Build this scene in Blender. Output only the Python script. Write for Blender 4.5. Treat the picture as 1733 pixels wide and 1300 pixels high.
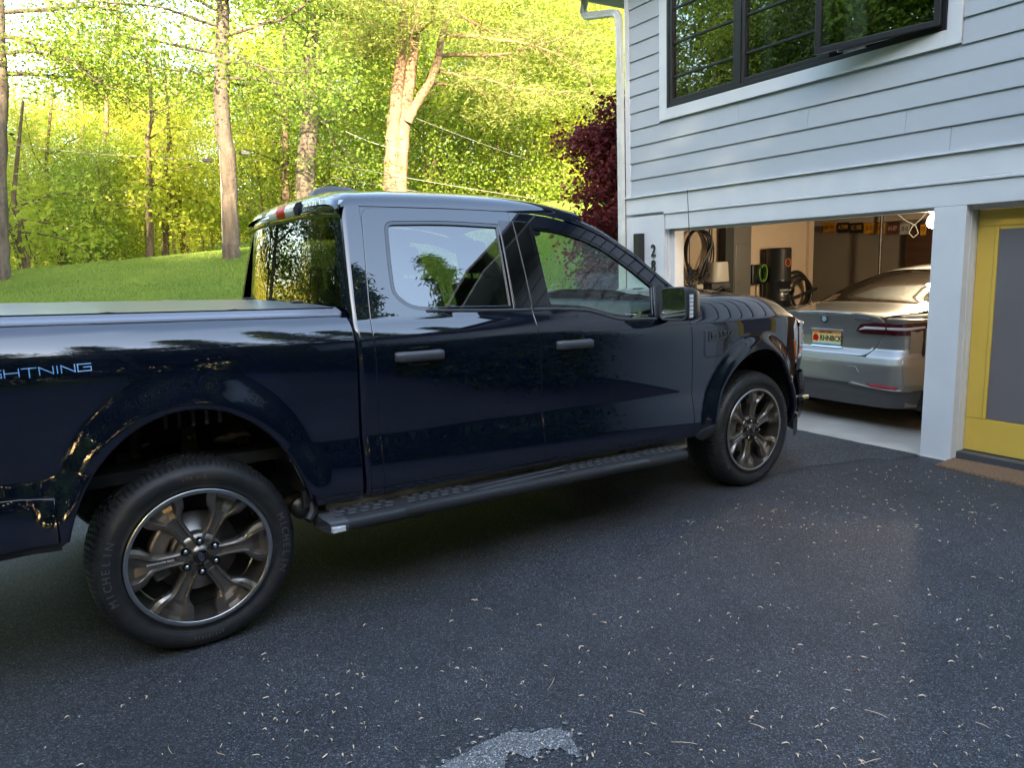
import bpy, bmesh, math, random
import numpy as np
from mathutils import Vector, Matrix
from mathutils.geometry import delaunay_2d_cdt
random.seed(7); rng = np.random.default_rng(7)
PI = math.pi; C = bpy.context.scene.collection; SC = bpy.context.scene
for o in list(bpy.data.objects): bpy.data.objects.remove(o)

# ------------------------------------------------------------------ camera, sky, sun, exposure
CAM = np.array([-0.54173, -4.14778, 1.59297]); YAW, PITCH, ROLL, FPX = 0.96827, -0.16674, -0.037406, 1227.78
def cam_axes():
    f = np.array([math.cos(YAW)*math.cos(PITCH), math.sin(YAW)*math.cos(PITCH), math.sin(PITCH)])
    r = np.array([math.sin(YAW), -math.cos(YAW), 0]); u = np.cross(r, f)
    c, s = math.cos(ROLL), math.sin(ROLL)
    return c*r+s*u, -s*r+c*u, f
cr, cu, cf = cam_axes()
cam = bpy.data.objects.new('camera', bpy.data.cameras.new('camera')); C.objects.link(cam)
cam.matrix_world = Matrix(((cr[0], cu[0], -cf[0], CAM[0]), (cr[1], cu[1], -cf[1], CAM[1]), (cr[2], cu[2], -cf[2], CAM[2]), (0, 0, 0, 1)))
cam.data.sensor_width = 36; cam.data.lens = FPX/1733*36; cam.data.clip_end = 2000; cam.data.clip_start = 0.05
SC.camera = cam
SUN_ELEV = math.radians(20); SUN_AZ = math.radians(238)      # azimuth of the sun, from +X towards +Y
w = bpy.data.worlds.new("World"); SC.world = w; w.use_nodes = True
nt = w.node_tree; nt.nodes.clear()
wo = nt.nodes.new('ShaderNodeOutputWorld'); bg = nt.nodes.new('ShaderNodeBackground'); sky = nt.nodes.new('ShaderNodeTexSky')
sky.sky_type = 'NISHITA'; sky.sun_disc = False; sky.sun_elevation = SUN_ELEV; sky.sun_rotation = PI/2 - SUN_AZ
sky.air_density = 1.0; sky.dust_density = 1.2; sky.ozone_density = 1.0
bg.inputs[1].default_value = 0.15
nt.links.new(sky.outputs[0], bg.inputs[0]); nt.links.new(bg.outputs[0], wo.inputs[0])
sl = bpy.data.lights.new('sun', 'SUN'); sl.energy = 2.7; sl.angle = math.radians(0.6); sl.color = (1.0, 0.88, 0.70)
so = bpy.data.objects.new('sun', sl); C.objects.link(so)
sd = Vector((math.cos(SUN_AZ)*math.cos(SUN_ELEV), math.sin(SUN_AZ)*math.cos(SUN_ELEV), math.sin(SUN_ELEV)))
so.rotation_euler = sd.to_track_quat('Z', 'Y').to_euler(); so.location = (0, 0, 30)
vs = SC.view_settings; vs.view_transform = 'Standard'; vs.look = 'None'; vs.exposure = 3.4; vs.gamma = 1; vs.use_curve_mapping = False
vs.use_white_balance = True; vs.white_balance_temperature = 7400; vs.white_balance_tint = 10
SC.cycles.max_bounces = 8; SC.cycles.transparent_max_bounces = 24

# ------------------------------------------------------------------ helpers
def link(o, parent=None):
    C.objects.link(o)
    if parent is not None: o.parent = parent
    return o
def tag(o, label=None, cat=None, group=None, kind=None):
    if label: o['label'] = label
    if cat: o['category'] = cat
    if group: o['group'] = group
    if kind: o['kind'] = kind
    return o
def empty(name, loc=(0, 0, 0), rz=0, label=None, cat=None, group=None):
    o = bpy.data.objects.new(name, None); o.location = loc; o.rotation_euler = (0, 0, rz); o.empty_display_size = .2
    link(o); return tag(o, label, cat, group)
def obj(name, me, parent=None, loc=None, rot=None):
    o = bpy.data.objects.new(name, me); link(o, parent)
    if loc is not None: o.location = loc
    if rot is not None: o.rotation_euler = rot
    return o
class MB:
    def __init__(s): s.v = []; s.f = []; s.sm = []
    def add(s, verts, faces, smooth=False):
        b = len(s.v); s.v += [tuple(map(float, v)) for v in verts]; s.f += [tuple(b+i for i in f) for f in faces]; s.sm += [smooth]*len(faces); return s
    def box(s, x0, x1, y0, y1, z0, z1, M=None):
        P = [(x, y, z) for x in (x0, x1) for y in (y0, y1) for z in (z0, z1)]
        if M is not None: P = [M @ Vector(p) for p in P]
        return s.add(P, [(0, 1, 3, 2), (4, 6, 7, 5), (0, 4, 5, 1), (2, 3, 7, 6), (0, 2, 6, 4), (1, 5, 7, 3)])
    def bbox(s, x0, x1, y0, y1, z0, z1, b=.005, M=None):   # box with chamfered edges
        bm = bmesh.new(); bmesh.ops.create_cube(bm, size=1)
        for v in bm.verts: v.co = Vector(((x0+x1)/2+v.co.x*(x1-x0), (y0+y1)/2+v.co.y*(y1-y0), (z0+z1)/2+v.co.z*(z1-z0)))
        bmesh.ops.bevel(bm, geom=list(bm.edges), offset=b, segments=2, affect='EDGES', profile=.5)
        V = [(M @ v.co if M is not None else v.co) for v in bm.verts]
        bm.verts.index_update(); F = [[v.index for v in f.verts] for f in bm.faces]; bm.free()
        return s.add(V, F)
    def tube(s, pts, rad, n=10, caps=True, smooth=True):
        pts = [Vector(p) for p in pts]; m = len(pts)
        if not hasattr(rad, '__len__'): rad = [rad]*m
        up = None; V = []
        for i, p in enumerate(pts):
            t = (pts[min(i+1, m-1)]-pts[max(i-1, 0)]).normalized()
            if up is None: up = t.orthogonal().normalized()
            up = (up - t*up.dot(t)).normalized(); sd_ = t.cross(up)
            for k in range(n):
                a = 2*PI*k/n; V.append(p+(up*math.cos(a)+sd_*math.sin(a))*rad[i])
        F = [(i*n+k, i*n+(k+1) % n, (i+1)*n+(k+1) % n, (i+1)*n+k) for i in range(m-1) for k in range(n)]
        s.add(V, F, smooth)
        if caps:
            s.add([V[k] for k in range(n)], [tuple(range(n))[::-1]]); s.add([V[(m-1)*n+k] for k in range(n)], [tuple(range(n))])
        return s
    def rev(s, prof, n=48, axis='y', smooth=True, closed=False, c=(0, 0, 0)):   # prof: (r, h)
        V = []
        for r, h in prof:
            for k in range(n):
                a = 2*PI*k/n; u, v = r*math.cos(a), r*math.sin(a)
                q = {'y': (u, h, v), 'z': (u, v, h), 'x': (h, u, v)}[axis]
                V.append((q[0]+c[0], q[1]+c[1], q[2]+c[2]))
        F = []
        for i in range(len(prof)-1):
            for k in range(n):
                q = (i*n+k, i*n+(k+1) % n, (i+1)*n+(k+1) % n, (i+1)*n+k)
                F.append(q if axis != 'y' else q[::-1])
        return s.add(V, F, smooth)
    def grid(s, P, smooth=True, flip=False):
        m, n = len(P), len(P[0]); V = [q for row in P for q in row]
        F = [(i*n+j, i*n+j+1, (i+1)*n+j+1, (i+1)*n+j) for i in range(m-1) for j in range(n-1)]
        if flip: F = [f[::-1] for f in F]
        return s.add(V, F, smooth)
    def prism(s, poly, z0, z1, ax='z'):
        n = len(poly)
        mp = {'z': lambda a, b, h: (a, b, h), 'y': lambda a, b, h: (a, h, b), 'x': lambda a, b, h: (h, a, b)}[ax]
        V = [mp(a, b, z0) for a, b in poly]+[mp(a, b, z1) for a, b in poly]
        F = [tuple(range(n))[::-1], tuple(range(n, 2*n))]+[(i, (i+1) % n, n+(i+1) % n, n+i) for i in range(n)]
        return s.add(V, F)
    def mesh(s, name, mat, fix=True):
        me = bpy.data.meshes.new(name); me.from_pydata(s.v, [], s.f)
        me.polygons.foreach_set('use_smooth', s.sm); me.materials.append(mat)
        if fix:
            bm = bmesh.new(); bm.from_mesh(me); bmesh.ops.recalc_face_normals(bm, faces=bm.faces); bm.to_mesh(me); bm.free()
        me.update(); return me
    def build(s, name, mat, parent=None, loc=None, rot=None, fix=True):
        return obj(name, s.mesh(name, mat, fix), parent, loc, rot)
def fastmesh(name, V, F, mat, smooth=False):      # V (n,3) F (m,k) arrays
    V = np.asarray(V, dtype=np.float32); F = np.asarray(F, dtype=np.int32)
    me = bpy.data.meshes.new(name); me.vertices.add(len(V)); me.vertices.foreach_set('co', V.ravel())
    k = F.shape[1]; me.loops.add(F.size); me.loops.foreach_set('vertex_index', F.ravel())
    me.polygons.add(len(F)); me.polygons.foreach_set('loop_start', np.arange(0, F.size, k, dtype=np.int32))
    if smooth: me.polygons.foreach_set('use_smooth', np.ones(len(F), dtype=bool))
    me.update(calc_edges=True); me.materials.append(mat); return me
def copy_tree(o, parent=None):
    c = o.copy(); C.objects.link(c); c.parent = parent
    for ch in o.children: copy_tree(ch, c)
    return c
def poly_resample(P, step):
    out = []
    for i in range(len(P)):
        a = np.array(P[i], float); b = np.array(P[(i+1) % len(P)], float)
        n = max(1, int(math.ceil(np.linalg.norm(b-a)/step)))
        for k in range(n): out.append(a+(b-a)*k/n)
    return np.array(out)
def poly_round(P, r, seg=5):
    # round every corner of polygon by r (number or per-corner list)
    n = len(P); out = []
    for i in range(n):
        p = np.array(P[i], float); a = np.array(P[i-1], float); b = np.array(P[(i+1) % n], float)
        rr = r[i] if hasattr(r, '__len__') else r
        da = a-p; db = b-p; la, lb = np.linalg.norm(da), np.linalg.norm(db)
        rr = min(rr, la*.45, lb*.45)
        if rr < 1e-4: out.append(tuple(p)); continue
        p0 = p+da/la*rr; p1 = p+db/lb*rr
        for k in range(seg+1):
            t = k/seg; out.append(tuple((1-t)**2*p0+2*t*(1-t)*p+t*t*p1))
    return out
def poly_offset(P, d):   # d>0 shrinks (orientation independent)
    P = np.array(P, float); n = len(P)
    A = .5*sum(P[i][0]*P[(i+1) % n][1]-P[(i+1) % n][0]*P[i][1] for i in range(n)); sg = 1 if A > 0 else -1
    out = []
    for i in range(n):
        t1 = P[i]-P[i-1]; t2 = P[(i+1) % n]-P[i]
        t1 = t1/(np.linalg.norm(t1)+1e-12); t2 = t2/(np.linalg.norm(t2)+1e-12)
        n1 = np.array([-t1[1], t1[0]])*sg; n2 = np.array([-t2[1], t2[0]])*sg
        nn = n1+n2; nn = nn/(np.linalg.norm(nn)+1e-12); out.append(P[i]+nn*d/max(.4, nn@n1))
    return [tuple(q) for q in out]
def inpoly(pts, P):
    P = np.asarray(P); x, y = pts[:, 0], pts[:, 1]; c = np.zeros(len(pts), bool); n = len(P); j = n-1
    for i in range(n):
        xi, yi = P[i]; xj, yj = P[j]
        m = ((yi > y) != (yj > y)) & (x < (xj-xi)*(y-yi)/(yj-yi+1e-15)+xi); c ^= m; j = i
    return c
def edgedist(pts, P):
    d = np.full(len(pts), 9.)
    for i in range(len(P)):
        a = P[i]; b = P[(i+1) % len(P)]; ab = b-a; t = np.clip(((pts-a)@ab)/(ab@ab+1e-12), 0, 1)
        d = np.minimum(d, np.linalg.norm(pts-(a+t[:, None]*ab), axis=1))
    return d
def panel_mesh(name, outline, holes, wf, mat, spacing=.03, depth=.018, off=0., mirror=False, axis='y', edge=.004):
    """sheet-metal panel: outline in (a,b), height field wf(a,b); axis 'y': a=x,b=z,y=-w ; axis 'x': a=y,b=z,x=w"""
    O = poly_resample(outline, spacing); H = [poly_resample(h, spacing) for h in holes]
    lo, hi = O.min(0), O.max(0)
    gx, gz = np.meshgrid(np.arange(lo[0]+spacing/2, hi[0], spacing), np.arange(lo[1]+spacing/2, hi[1], spacing*.7))
    g = np.c_[gx.ravel(), gz.ravel()]; m = inpoly(g, O) & (edgedist(g, O) > spacing*.35)
    for h in H: m &= ~inpoly(g, h) & (edgedist(g, h) > spacing*.35)
    g = g[m]; loops = [O]+H; V = []; E = []
    for L in loops:
        b = len(V); V += [Vector(p) for p in L]; E += [(b+i, b+(i+1) % len(L)) for i in range(len(L))]
    nb = len(V); V += [Vector(p) for p in g]
    r = delaunay_2d_cdt(V, E, [], 1 if not H else 0, 1e-6)
    vo = np.array([tuple(v) for v in r[0]]); F = np.array([f for f in r[2] if len(f) == 3])
    cen = vo[F].mean(1); keep = inpoly(cen, O)
    for h in H: keep &= ~inpoly(cen, h)
    F = F[keep]
    def wn(ab):
        e = .002; a, b = ab[:, 0], ab[:, 1]; w_ = wf(a, b)+off
        wa = (wf(a+e, b)-wf(a-e, b))/(2*e); wb = (wf(a, b+e)-wf(a, b-e))/(2*e)
        if axis == 'y': P = np.c_[a, -w_, b]; N = np.c_[-wa, -np.ones(len(a)), -wb]
        else: P = np.c_[w_, a, b]; N = np.c_[-np.ones(len(a)), wa, wb]
        return P, N/np.linalg.norm(N, axis=1)[:, None]
    P, N = wn(vo)
    # orient triangles to normals
    fn = np.cross(P[F[:, 1]]-P[F[:, 0]], P[F[:, 2]]-P[F[:, 0]]); fl = (fn*N[F[:, 0]]).sum(1) < 0; F[fl] = F[fl][:, ::-1]
    PV = [P]; PN = [N]; FF = [F]; base = len(P)
    if depth > 0:
        for k, L in enumerate(loops):
            Pl, Nl = wn(np.asarray(L)); n = len(L)
            T = np.roll(Pl, -1, 0)-np.roll(Pl, 1, 0); out = np.cross(T, Nl); out /= np.linalg.norm(out, axis=1)[:, None]+1e-9
            # make 'out' point away from material
            A = .5*np.sum(L[:, 0]*np.roll(L[:, 1], -1)-np.roll(L[:, 0], -1)*L[:, 1])
            s_ = (1 if A > 0 else -1)*(1 if k == 0 else -1)*(1 if axis == 'y' else -1)
            out = out*s_*1.0
            R = []
            for t in (0, 45, 90):
                a = math.radians(t); R.append((Pl+out*edge*math.sin(a)-Nl*edge*(1-math.cos(a)), Nl*math.cos(a)+out*math.sin(a)))
            R.append((R[-1][0]-Nl*depth, out))
            for q in R: PV.append(q[0]); PN.append(q[1])
            i0 = np.arange(n); i1 = (i0+1) % n
            for q in range(3):
                b = base+q*n; f = np.vstack([np.c_[b+i0, b+i1, b+n+i1], np.c_[b+i0, b+n+i1, b+n+i0]])
                FF.append(f)
            base += 4*n
    PV = np.vstack(PV); PN = np.vstack(PN); FF = np.vstack(FF)
    fn = np.cross(PV[FF[:, 1]]-PV[FF[:, 0]], PV[FF[:, 2]]-PV[FF[:, 0]]); fl = (fn*PN[FF].mean(1)).sum(1) < 0; FF[fl] = FF[fl][:, ::-1]
    if mirror: PV = PV*np.array([1, -1, 1]); PN = PN*np.array([1, -1, 1]); FF = FF[:, ::-1]
    me = fastmesh(name, PV, FF, mat, True)
    me.normals_split_custom_set_from_vertices([tuple(q) for q in PN]); return me
def panel(name, outline, holes, wf, mat, parent, **k):
    return obj(name, panel_mesh(name, outline, holes, wf, mat, **k), parent)
def text_mesh(name, txt, size, mat, depth=.002, spacing=1.0, shear=0, bevel=0):
    cu_ = bpy.data.curves.new(name, 'FONT'); cu_.body = txt; cu_.size = size; cu_.extrude = depth; cu_.align_x = 'CENTER'; cu_.align_y = 'CENTER'
    cu_.space_character = spacing; cu_.shear = shear; cu_.resolution_u = 4; cu_.bevel_depth = bevel
    t = bpy.data.objects.new(name, cu_); C.objects.link(t); dg = bpy.context.evaluated_depsgraph_get(); dg.update()
    me = bpy.data.meshes.new_from_object(t.evaluated_get(dg)); bpy.data.objects.remove(t); me.name = name
    me.materials.clear(); me.materials.append(mat); return me

# ------------------------------------------------------------------ materials
def mat(name, base=(.5, .5, .5), rough=.5, metal=0., spec=.5, coat=0., coat_rough=.03, ior=1.5, noise=None, bump=None, emit=None, **kw):
    m = bpy.data.materials.new(name); m.use_nodes = True; n = m.node_tree; p = n.nodes['Principled BSDF']
    p.inputs['Base Color'].default_value = (*base, 1); p.inputs['Roughness'].default_value = rough; p.inputs['Metallic'].default_value = metal
    p.inputs['Specular IOR Level'].default_value = spec; p.inputs['IOR'].default_value = ior
    p.inputs['Coat Weight'].default_value = coat; p.inputs['Coat Roughness'].default_value = coat_rough
    tc = n.nodes.new('ShaderNodeTexCoord')
    if noise:       # (scale, colour2, detail[, stretch])
        nz = n.nodes.new('ShaderNodeTexNoise'); nz.inputs['Scale'].default_value = noise[0]; nz.inputs['Detail'].default_value = noise[2]
        mp = n.nodes.new('ShaderNodeMapping'); mp.inputs['Scale'].default_value = noise[3] if len(noise) > 3 else (1, 1, 1)
        n.links.new(tc.outputs['Object'], mp.inputs[0]); n.links.new(mp.outputs[0], nz.inputs[0])
        r = n.nodes.new('ShaderNodeValToRGB'); r.color_ramp.elements[0].position = .35; r.color_ramp.elements[1].position = .65
        r.color_ramp.elements[0].color = (*base, 1); r.color_ramp.elements[1].color = (*noise[1], 1)
        n.links.new(nz.outputs[0], r.inputs[0]); n.links.new(r.outputs[0], p.inputs['Base Color'])
    if bump:        # (scale, strength, distance)
        nb = n.nodes.new('ShaderNodeTexNoise'); nb.inputs['Scale'].default_value = bump[0]; nb.inputs['Detail'].default_value = 4
        n.links.new(tc.outputs['Object'], nb.inputs[0]); b = n.nodes.new('ShaderNodeBump'); b.inputs['Strength'].default_value = bump[1]
        b.inputs['Distance'].default_value = bump[2]; n.links.new(nb.outputs[0], b.inputs['Height']); n.links.new(b.outputs[0], p.inputs['Normal'])
    if emit: p.inputs['Emission Color'].default_value = (*emit[0], 1); p.inputs['Emission Strength'].default_value = emit[1]
    for k, v in kw.items(): p.inputs[k.replace('_', ' ')].default_value = v
    return m
def glass_mat(name, tint, spec_ior=1.5, rough=0.0):
    m = bpy.data.materials.new(name); m.use_nodes = True; n = m.node_tree; n.nodes.clear()
    o = n.nodes.new('ShaderNodeOutputMaterial'); mx = n.nodes.new('ShaderNodeMixShader'); tr = n.nodes.new('ShaderNodeBsdfTransparent')
    gl = n.nodes.new('ShaderNodeBsdfGlossy'); fr = n.nodes.new('ShaderNodeFresnel'); fr.inputs[0].default_value = spec_ior
    geo = n.nodes.new('ShaderNodeNewGeometry'); mixn = n.nodes.new('ShaderNodeMath'); mixn.operation = 'ADD'
    # keep the fresnel outside-facing from both sides: a pane is thin
    mul = n.nodes.new('ShaderNodeVectorMath'); mul.operation = 'SCALE'
    sg = n.nodes.new('ShaderNodeMath'); sg.operation = 'MULTIPLY_ADD'; sg.inputs[1].default_value = -2; sg.inputs[2].default_value = 1
    n.links.new(geo.outputs['Backfacing'], sg.inputs[0])
    lw = n.nodes.new('ShaderNodeLayerWeight'); lw.inputs[0].default_value = .5
    # schlick from facing
    pw = n.nodes.new('ShaderNodeMath'); pw.operation = 'POWER'; pw.inputs[1].default_value = 5; n.links.new(lw.outputs['Facing'], pw.inputs[0])
    ma = n.nodes.new('ShaderNodeMath'); ma.operation = 'MULTIPLY_ADD'; r0 = ((spec_ior-1)/(spec_ior+1))**2*1.9
    ma.inputs[1].default_value = 1-r0; ma.inputs[2].default_value = r0; n.links.new(pw.outputs[0], ma.inputs[0])
    tr.inputs[0].default_value = (*tint, 1); gl.inputs['Roughness'].default_value = rough; gl.inputs[0].default_value = (1, 1, 1, 1)
    n.links.new(ma.outputs[0], mx.inputs[0]); n.links.new(tr.outputs[0], mx.inputs[1]); n.links.new(gl.outputs[0], mx.inputs[2]); n.links.new(mx.outputs[0], o.inputs[0])
    return m
def leaf_mat(name, c1, c2, trans=.45, gloss=.35):
    m = bpy.data.materials.new(name); m.use_nodes = True; n = m.node_tree; p = n.nodes['Principled BSDF']; o = n.nodes['Material Output']
    geo = n.nodes.new('ShaderNodeNewGeometry'); oi = n.nodes.new('ShaderNodeObjectInfo')
    wn_ = n.nodes.new('ShaderNodeTexNoise'); wn_.inputs['Scale'].default_value = .45; wn_.inputs['Detail'].default_value = 2; n.links.new(geo.outputs['Position'], wn_.inputs[0])
    ad = n.nodes.new('ShaderNodeMath'); ad.operation = 'ADD'; n.links.new(geo.outputs['Random Per Island'], ad.inputs[0]); n.links.new(oi.outputs['Random'], ad.inputs[1])
    ad2 = n.nodes.new('ShaderNodeMath'); ad2.operation = 'MULTIPLY_ADD'; ad2.inputs[1].default_value = .33
    n.links.new(ad.outputs[0], ad2.inputs[0])
    sc_ = n.nodes.new('ShaderNodeMath'); sc_.operation = 'MULTIPLY_ADD'; sc_.inputs[1].default_value = .9; sc_.inputs[2].default_value = -.28; n.links.new(wn_.outputs[0], sc_.inputs[0]); n.links.new(sc_.outputs[0], ad2.inputs[2])
    mx = n.nodes.new('ShaderNodeMix'); mx.data_type = 'RGBA'; mx.inputs[6].default_value = (*c1, 1); mx.inputs[7].default_value = (*c2, 1); n.links.new(ad2.outputs[0], mx.inputs[0])
    n.links.new(mx.outputs[2], p.inputs['Base Color']); p.inputs['Roughness'].default_value = .5; p.inputs['Specular IOR Level'].default_value = gloss
    t = n.nodes.new('ShaderNodeBsdfTranslucent'); n.links.new(mx.outputs[2], t.inputs[0])
    ms = n.nodes.new('ShaderNodeMixShader'); ms.inputs[0].default_value = trans
    n.links.new(p.outputs[0], ms.inputs[1]); n.links.new(t.outputs[0], ms.inputs[2]); n.links.new(ms.outputs[0], o.inputs[0]); return m
def bark_mat(name, c1, c2, scale=3.):
    m = mat(name, c1, .9, noise=(scale, c2, 6, (3.5, 3.5, .6)), bump=(14, .8, .03))
    return m
def asphalt_mat(name, dark, light, contrast=1.):
    m = bpy.data.materials.new(name); m.use_nodes = True; n = m.node_tree; p = n.nodes['Principled BSDF']
    geo = n.nodes.new('ShaderNodeNewGeometry')
    v = n.nodes.new('ShaderNodeTexVoronoi'); v.inputs['Scale'].default_value = 230; n.links.new(geo.outputs['Position'], v.inputs[0])
    big = n.nodes.new('ShaderNodeTexNoise'); big.inputs['Scale'].default_value = .7; big.inputs['Detail'].default_value = 6; big.inputs['Roughness'].default_value = .65; n.links.new(geo.outputs['Position'], big.inputs[0])
    sep = n.nodes.new('ShaderNodeSeparateColor'); n.links.new(v.outputs['Color'], sep.inputs[0])
    r = n.nodes.new('ShaderNodeValToRGB'); e = r.color_ramp.elements; e[0].position = 0; e[0].color = (*[c*.35 for c in dark], 1); e[1].position = 1; e[1].color = (*[min(1, c*2.6) for c in light], 1)
    k = r.color_ramp.elements.new(.5); k.color = (*dark, 1); k = r.color_ramp.elements.new(.9); k.color = (*light, 1)
    n.links.new(sep.outputs[0], r.inputs[0])
    mr = n.nodes.new('ShaderNodeMapRange'); mr.inputs[1].default_value = .3; mr.inputs[2].default_value = .7; mr.inputs[3].default_value = .66; mr.inputs[4].default_value = 1.38; n.links.new(big.outputs[0], mr.inputs[0])
    mm = n.nodes.new('ShaderNodeVectorMath'); mm.operation = 'SCALE'; n.links.new(r.outputs[0], mm.inputs[0]); n.links.new(mr.outputs[0], mm.inputs['Scale'])
    n.links.new(mm.outputs[0], p.inputs['Base Color']); p.inputs['Roughness'].default_value = .62; p.inputs['Specular IOR Level'].default_value = .45
    b = n.nodes.new('ShaderNodeBump'); b.inputs['Strength'].default_value = .9; b.inputs['Distance'].default_value = .004
    n.links.new(v.outputs['Distance'], b.inputs['Height']); n.links.new(b.outputs[0], p.inputs['Normal']); return m

M = {}
M['paint'] = mat('navy_paint', (.0009, .0023, .0125), .5, metal=.0, ior=1.3, spec=.1, coat=1, coat_rough=.0, Coat_IOR=2.0)
M['black_gloss'] = mat('black_gloss', (.004, .004, .005), .06, coat=1, coat_rough=0)
M['black_plastic'] = mat('black_plastic', (.028, .028, .029), .5, bump=(900, .12, .001))
M['grey_plastic'] = mat('grey_plastic', (.075, .076, .082), .42)
M['liner'] = mat('liner', (.008, .008, .008), .8, noise=(9, (.02, .018, .014), 3))
M['tyre'] = mat('tyre_rubber', (.017, .017, .018), .5, noise=(20, (.027, .027, .027), 4), bump=(260, .15, .001))
M['tyre_text'] = mat('tyre_lettering', (.085, .085, .087), .42)
M['bronze'] = mat('bronze_alloy', (.26, .22, .185), .27, metal=.85, coat=.4, coat_rough=.12)
M['bronze_dark'] = mat('bronze_dark', (.045, .034, .026), .4, metal=.6)
M['machined'] = mat('machined_lip', (.62, .62, .62), .22, metal=1)
M['chrome'] = mat('chrome', (.75, .75, .77), .12, metal=1)
M['steel'] = mat('dull_steel', (.25, .24, .22), .45, metal=.8, noise=(8, (.14, .12, .1), 4))
M['disc'] = mat('brake_disc', (.3, .28, .26), .35, metal=.9, bump=(60, .2, .001))
M['rust'] = mat('rusty_steel', (.09, .055, .035), .75, metal=.3, noise=(14, (.03, .025, .02), 5))
M['dusty'] = mat('dusty_rail', (.22, .195, .15), .75, noise=(6, (.11, .097, .078), 5, (.6, 3, 3)))
M['back_glass'] = glass_mat('back_glass', (.20, .22, .20), 1.55)
M['privacy'] = glass_mat('privacy_glass', (.30, .32, .30), 1.85)
M['tinted'] = glass_mat('tinted_glass', (.84, .95, .89), 1.55)
M['cabin'] = mat('cabin_trim', (.035, .045, .045), .65)
M['cabin_light'] = mat('cabin_light_trim', (.22, .25, .25), .6)
M['mirror'] = mat('mirror_glass', (.8, .82, .82), .02, metal=1)
M['red_lens'] = mat('red_lens', (.62, .008, .010), .3, spec=.2)
M['clear_lens'] = mat('clear_lens', (.62, .64, .66), .12, coat=1, noise=(60, (.8, .8, .82), 2))
M['amber'] = mat('amber_lens', (.75, .18, .02), .2, coat=1)
M['badge_blue'] = mat('decal_outline_blue', (.22, .5, .82), .4)
M['white_print'] = mat('white_print', (.75, .75, .75), .5)
M['tonneau'] = mat('tonneau_vinyl', (.11, .115, .13), .28, bump=(30, .1, .002))
M['rail'] = mat('rail_aluminium', (.20, .205, .235), .33, metal=.2)
# house
M['siding'] = mat('grey_blue_siding', (.45, .48, .50), .55, noise=(2.2, (.485, .51, .53), 5, (1, .25, 1)), bump=(45, .06, .002))
M['trim'] = mat('white_trim', (.76, .765, .76), .45, noise=(3, (.71, .715, .72), 5), bump=(70, .04, .001))
M['soffit'] = mat('soffit_white', (.62, .64, .58), .5, noise=(2, (.55, .57, .52), 3))
M['downspout'] = mat('downspout_white', (.72, .74, .70), .35, noise=(4, (.62, .62, .56), 5))
M['frame_black'] = mat('window_frame_black', (.022, .021, .022), .35)
M['pane'] = glass_mat('window_pane', (.50, .55, .52), 2.1)
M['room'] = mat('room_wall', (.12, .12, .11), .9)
M['inner_white'] = mat('inner_white', (.6, .62, .58), .6)
M['yellow'] = mat('yellow_door_paint', (.84, .55, .10), .38, noise=(4, (.80, .51, .085), 3), bump=(60, .04, .001))
M['frosted'] = mat('frosted_pane', (.20, .18, .175), .16, coat=.6, bump=(7, .05, .01))
M['coir'] = mat('coir_mat', (.21, .11, .055), .95, noise=(70, (.34, .20, .11), 6), bump=(260, 1, .012))
M['concrete'] = mat('garage_concrete', (.52, .50, .45), .6, noise=(1.4, (.33, .31, .28), 8), bump=(50, .12, .002))
M['beige'] = mat('beige_drywall', (.55, .42, .30), .8, noise=(1.2, (.50, .385, .27), 3))
M['block'] = mat('painted_block', (.55, .46, .35), .85, noise=(2, (.49, .41, .31), 3))
M['ceiling'] = mat('popcorn_ceiling', (.42, .34, .26), .95, bump=(120, 1, .01))
M['cabinet'] = mat('grey_steel_cabinet', (.20, .195, .18), .38, metal=.5)
M['dark_post'] = mat('dark_post', (.02, .022, .02), .6)
M['tank'] = mat('cream_tank', (.55, .53, .46), .45)
M['cable'] = mat('black_cable', (.012, .012, .013), .45)
M['grey_cable'] = mat('grey_cable', (.14, .15, .16), .5)
M['green'] = mat('green_cable', (.09, .20, .03), .5)
M['vac'] = mat('black_canister', (.012, .014, .016), .28)
M['silver'] = mat('silver_paint', (.37, .37, .355), .33, metal=.72, coat=1, coat_rough=.02)
M['silver_shade'] = mat('bumper_insert', (.085, .085, .088), .45)
M['car_glass'] = glass_mat('sedan_glass', (.16, .17, .17), 1.7)
M['tail_red'] = mat('tail_red', (.075, .003, .006), .1, coat=1)
M['tail_white'] = mat('tail_strip', (.7, .68, .68), .2, coat=1)
M['red_refl'] = mat('red_reflector', (.45, .008, .014), .2, coat=1)
M['brown_cab'] = mat('brown_cupboard', (.10, .045, .02), .5, noise=(3, (.07, .03, .014), 4, (1, 1, 6)))
M['number'] = mat('black_number', (.015, .015, .015), .4)
# ground, plants
M['asphalt'] = asphalt_mat('asphalt', (.042, .0425, .047), (.084, .083, .090))
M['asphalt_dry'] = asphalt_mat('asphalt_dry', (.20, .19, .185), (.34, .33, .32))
M['asphalt_dust'] = asphalt_mat('asphalt_dusty', (.058, .060, .064), (.11, .11, .115))
M['leaf_a'] = leaf_mat('leaf_spring', (.34, .44, .05), (.68, .66, .09), .6)
M['leaf_b'] = leaf_mat('leaf_mid', (.12, .22, .03), (.36, .46, .06), .5)
M['leaf_c'] = leaf_mat('leaf_gold', (.55, .52, .08), (.78, .66, .15), .6)
M['needle'] = leaf_mat('pine_needle', (.16, .22, .05), (.40, .42, .10), .3)
M['maple'] = leaf_mat('red_maple_leaf', (.13, .014, .018), (.30, .045, .045), .35)
M['dark_leaf'] = leaf_mat('leaf_dark', (.035, .075, .012), (.11, .18, .02), .35)
M['grass_blade'] = leaf_mat('grass_blade', (.17, .27, .05), (.34, .42, .09), .4, .2)
M['bark_oak'] = bark_mat('bark_oak', (.075, .056, .04), (.14, .108, .08))
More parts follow.
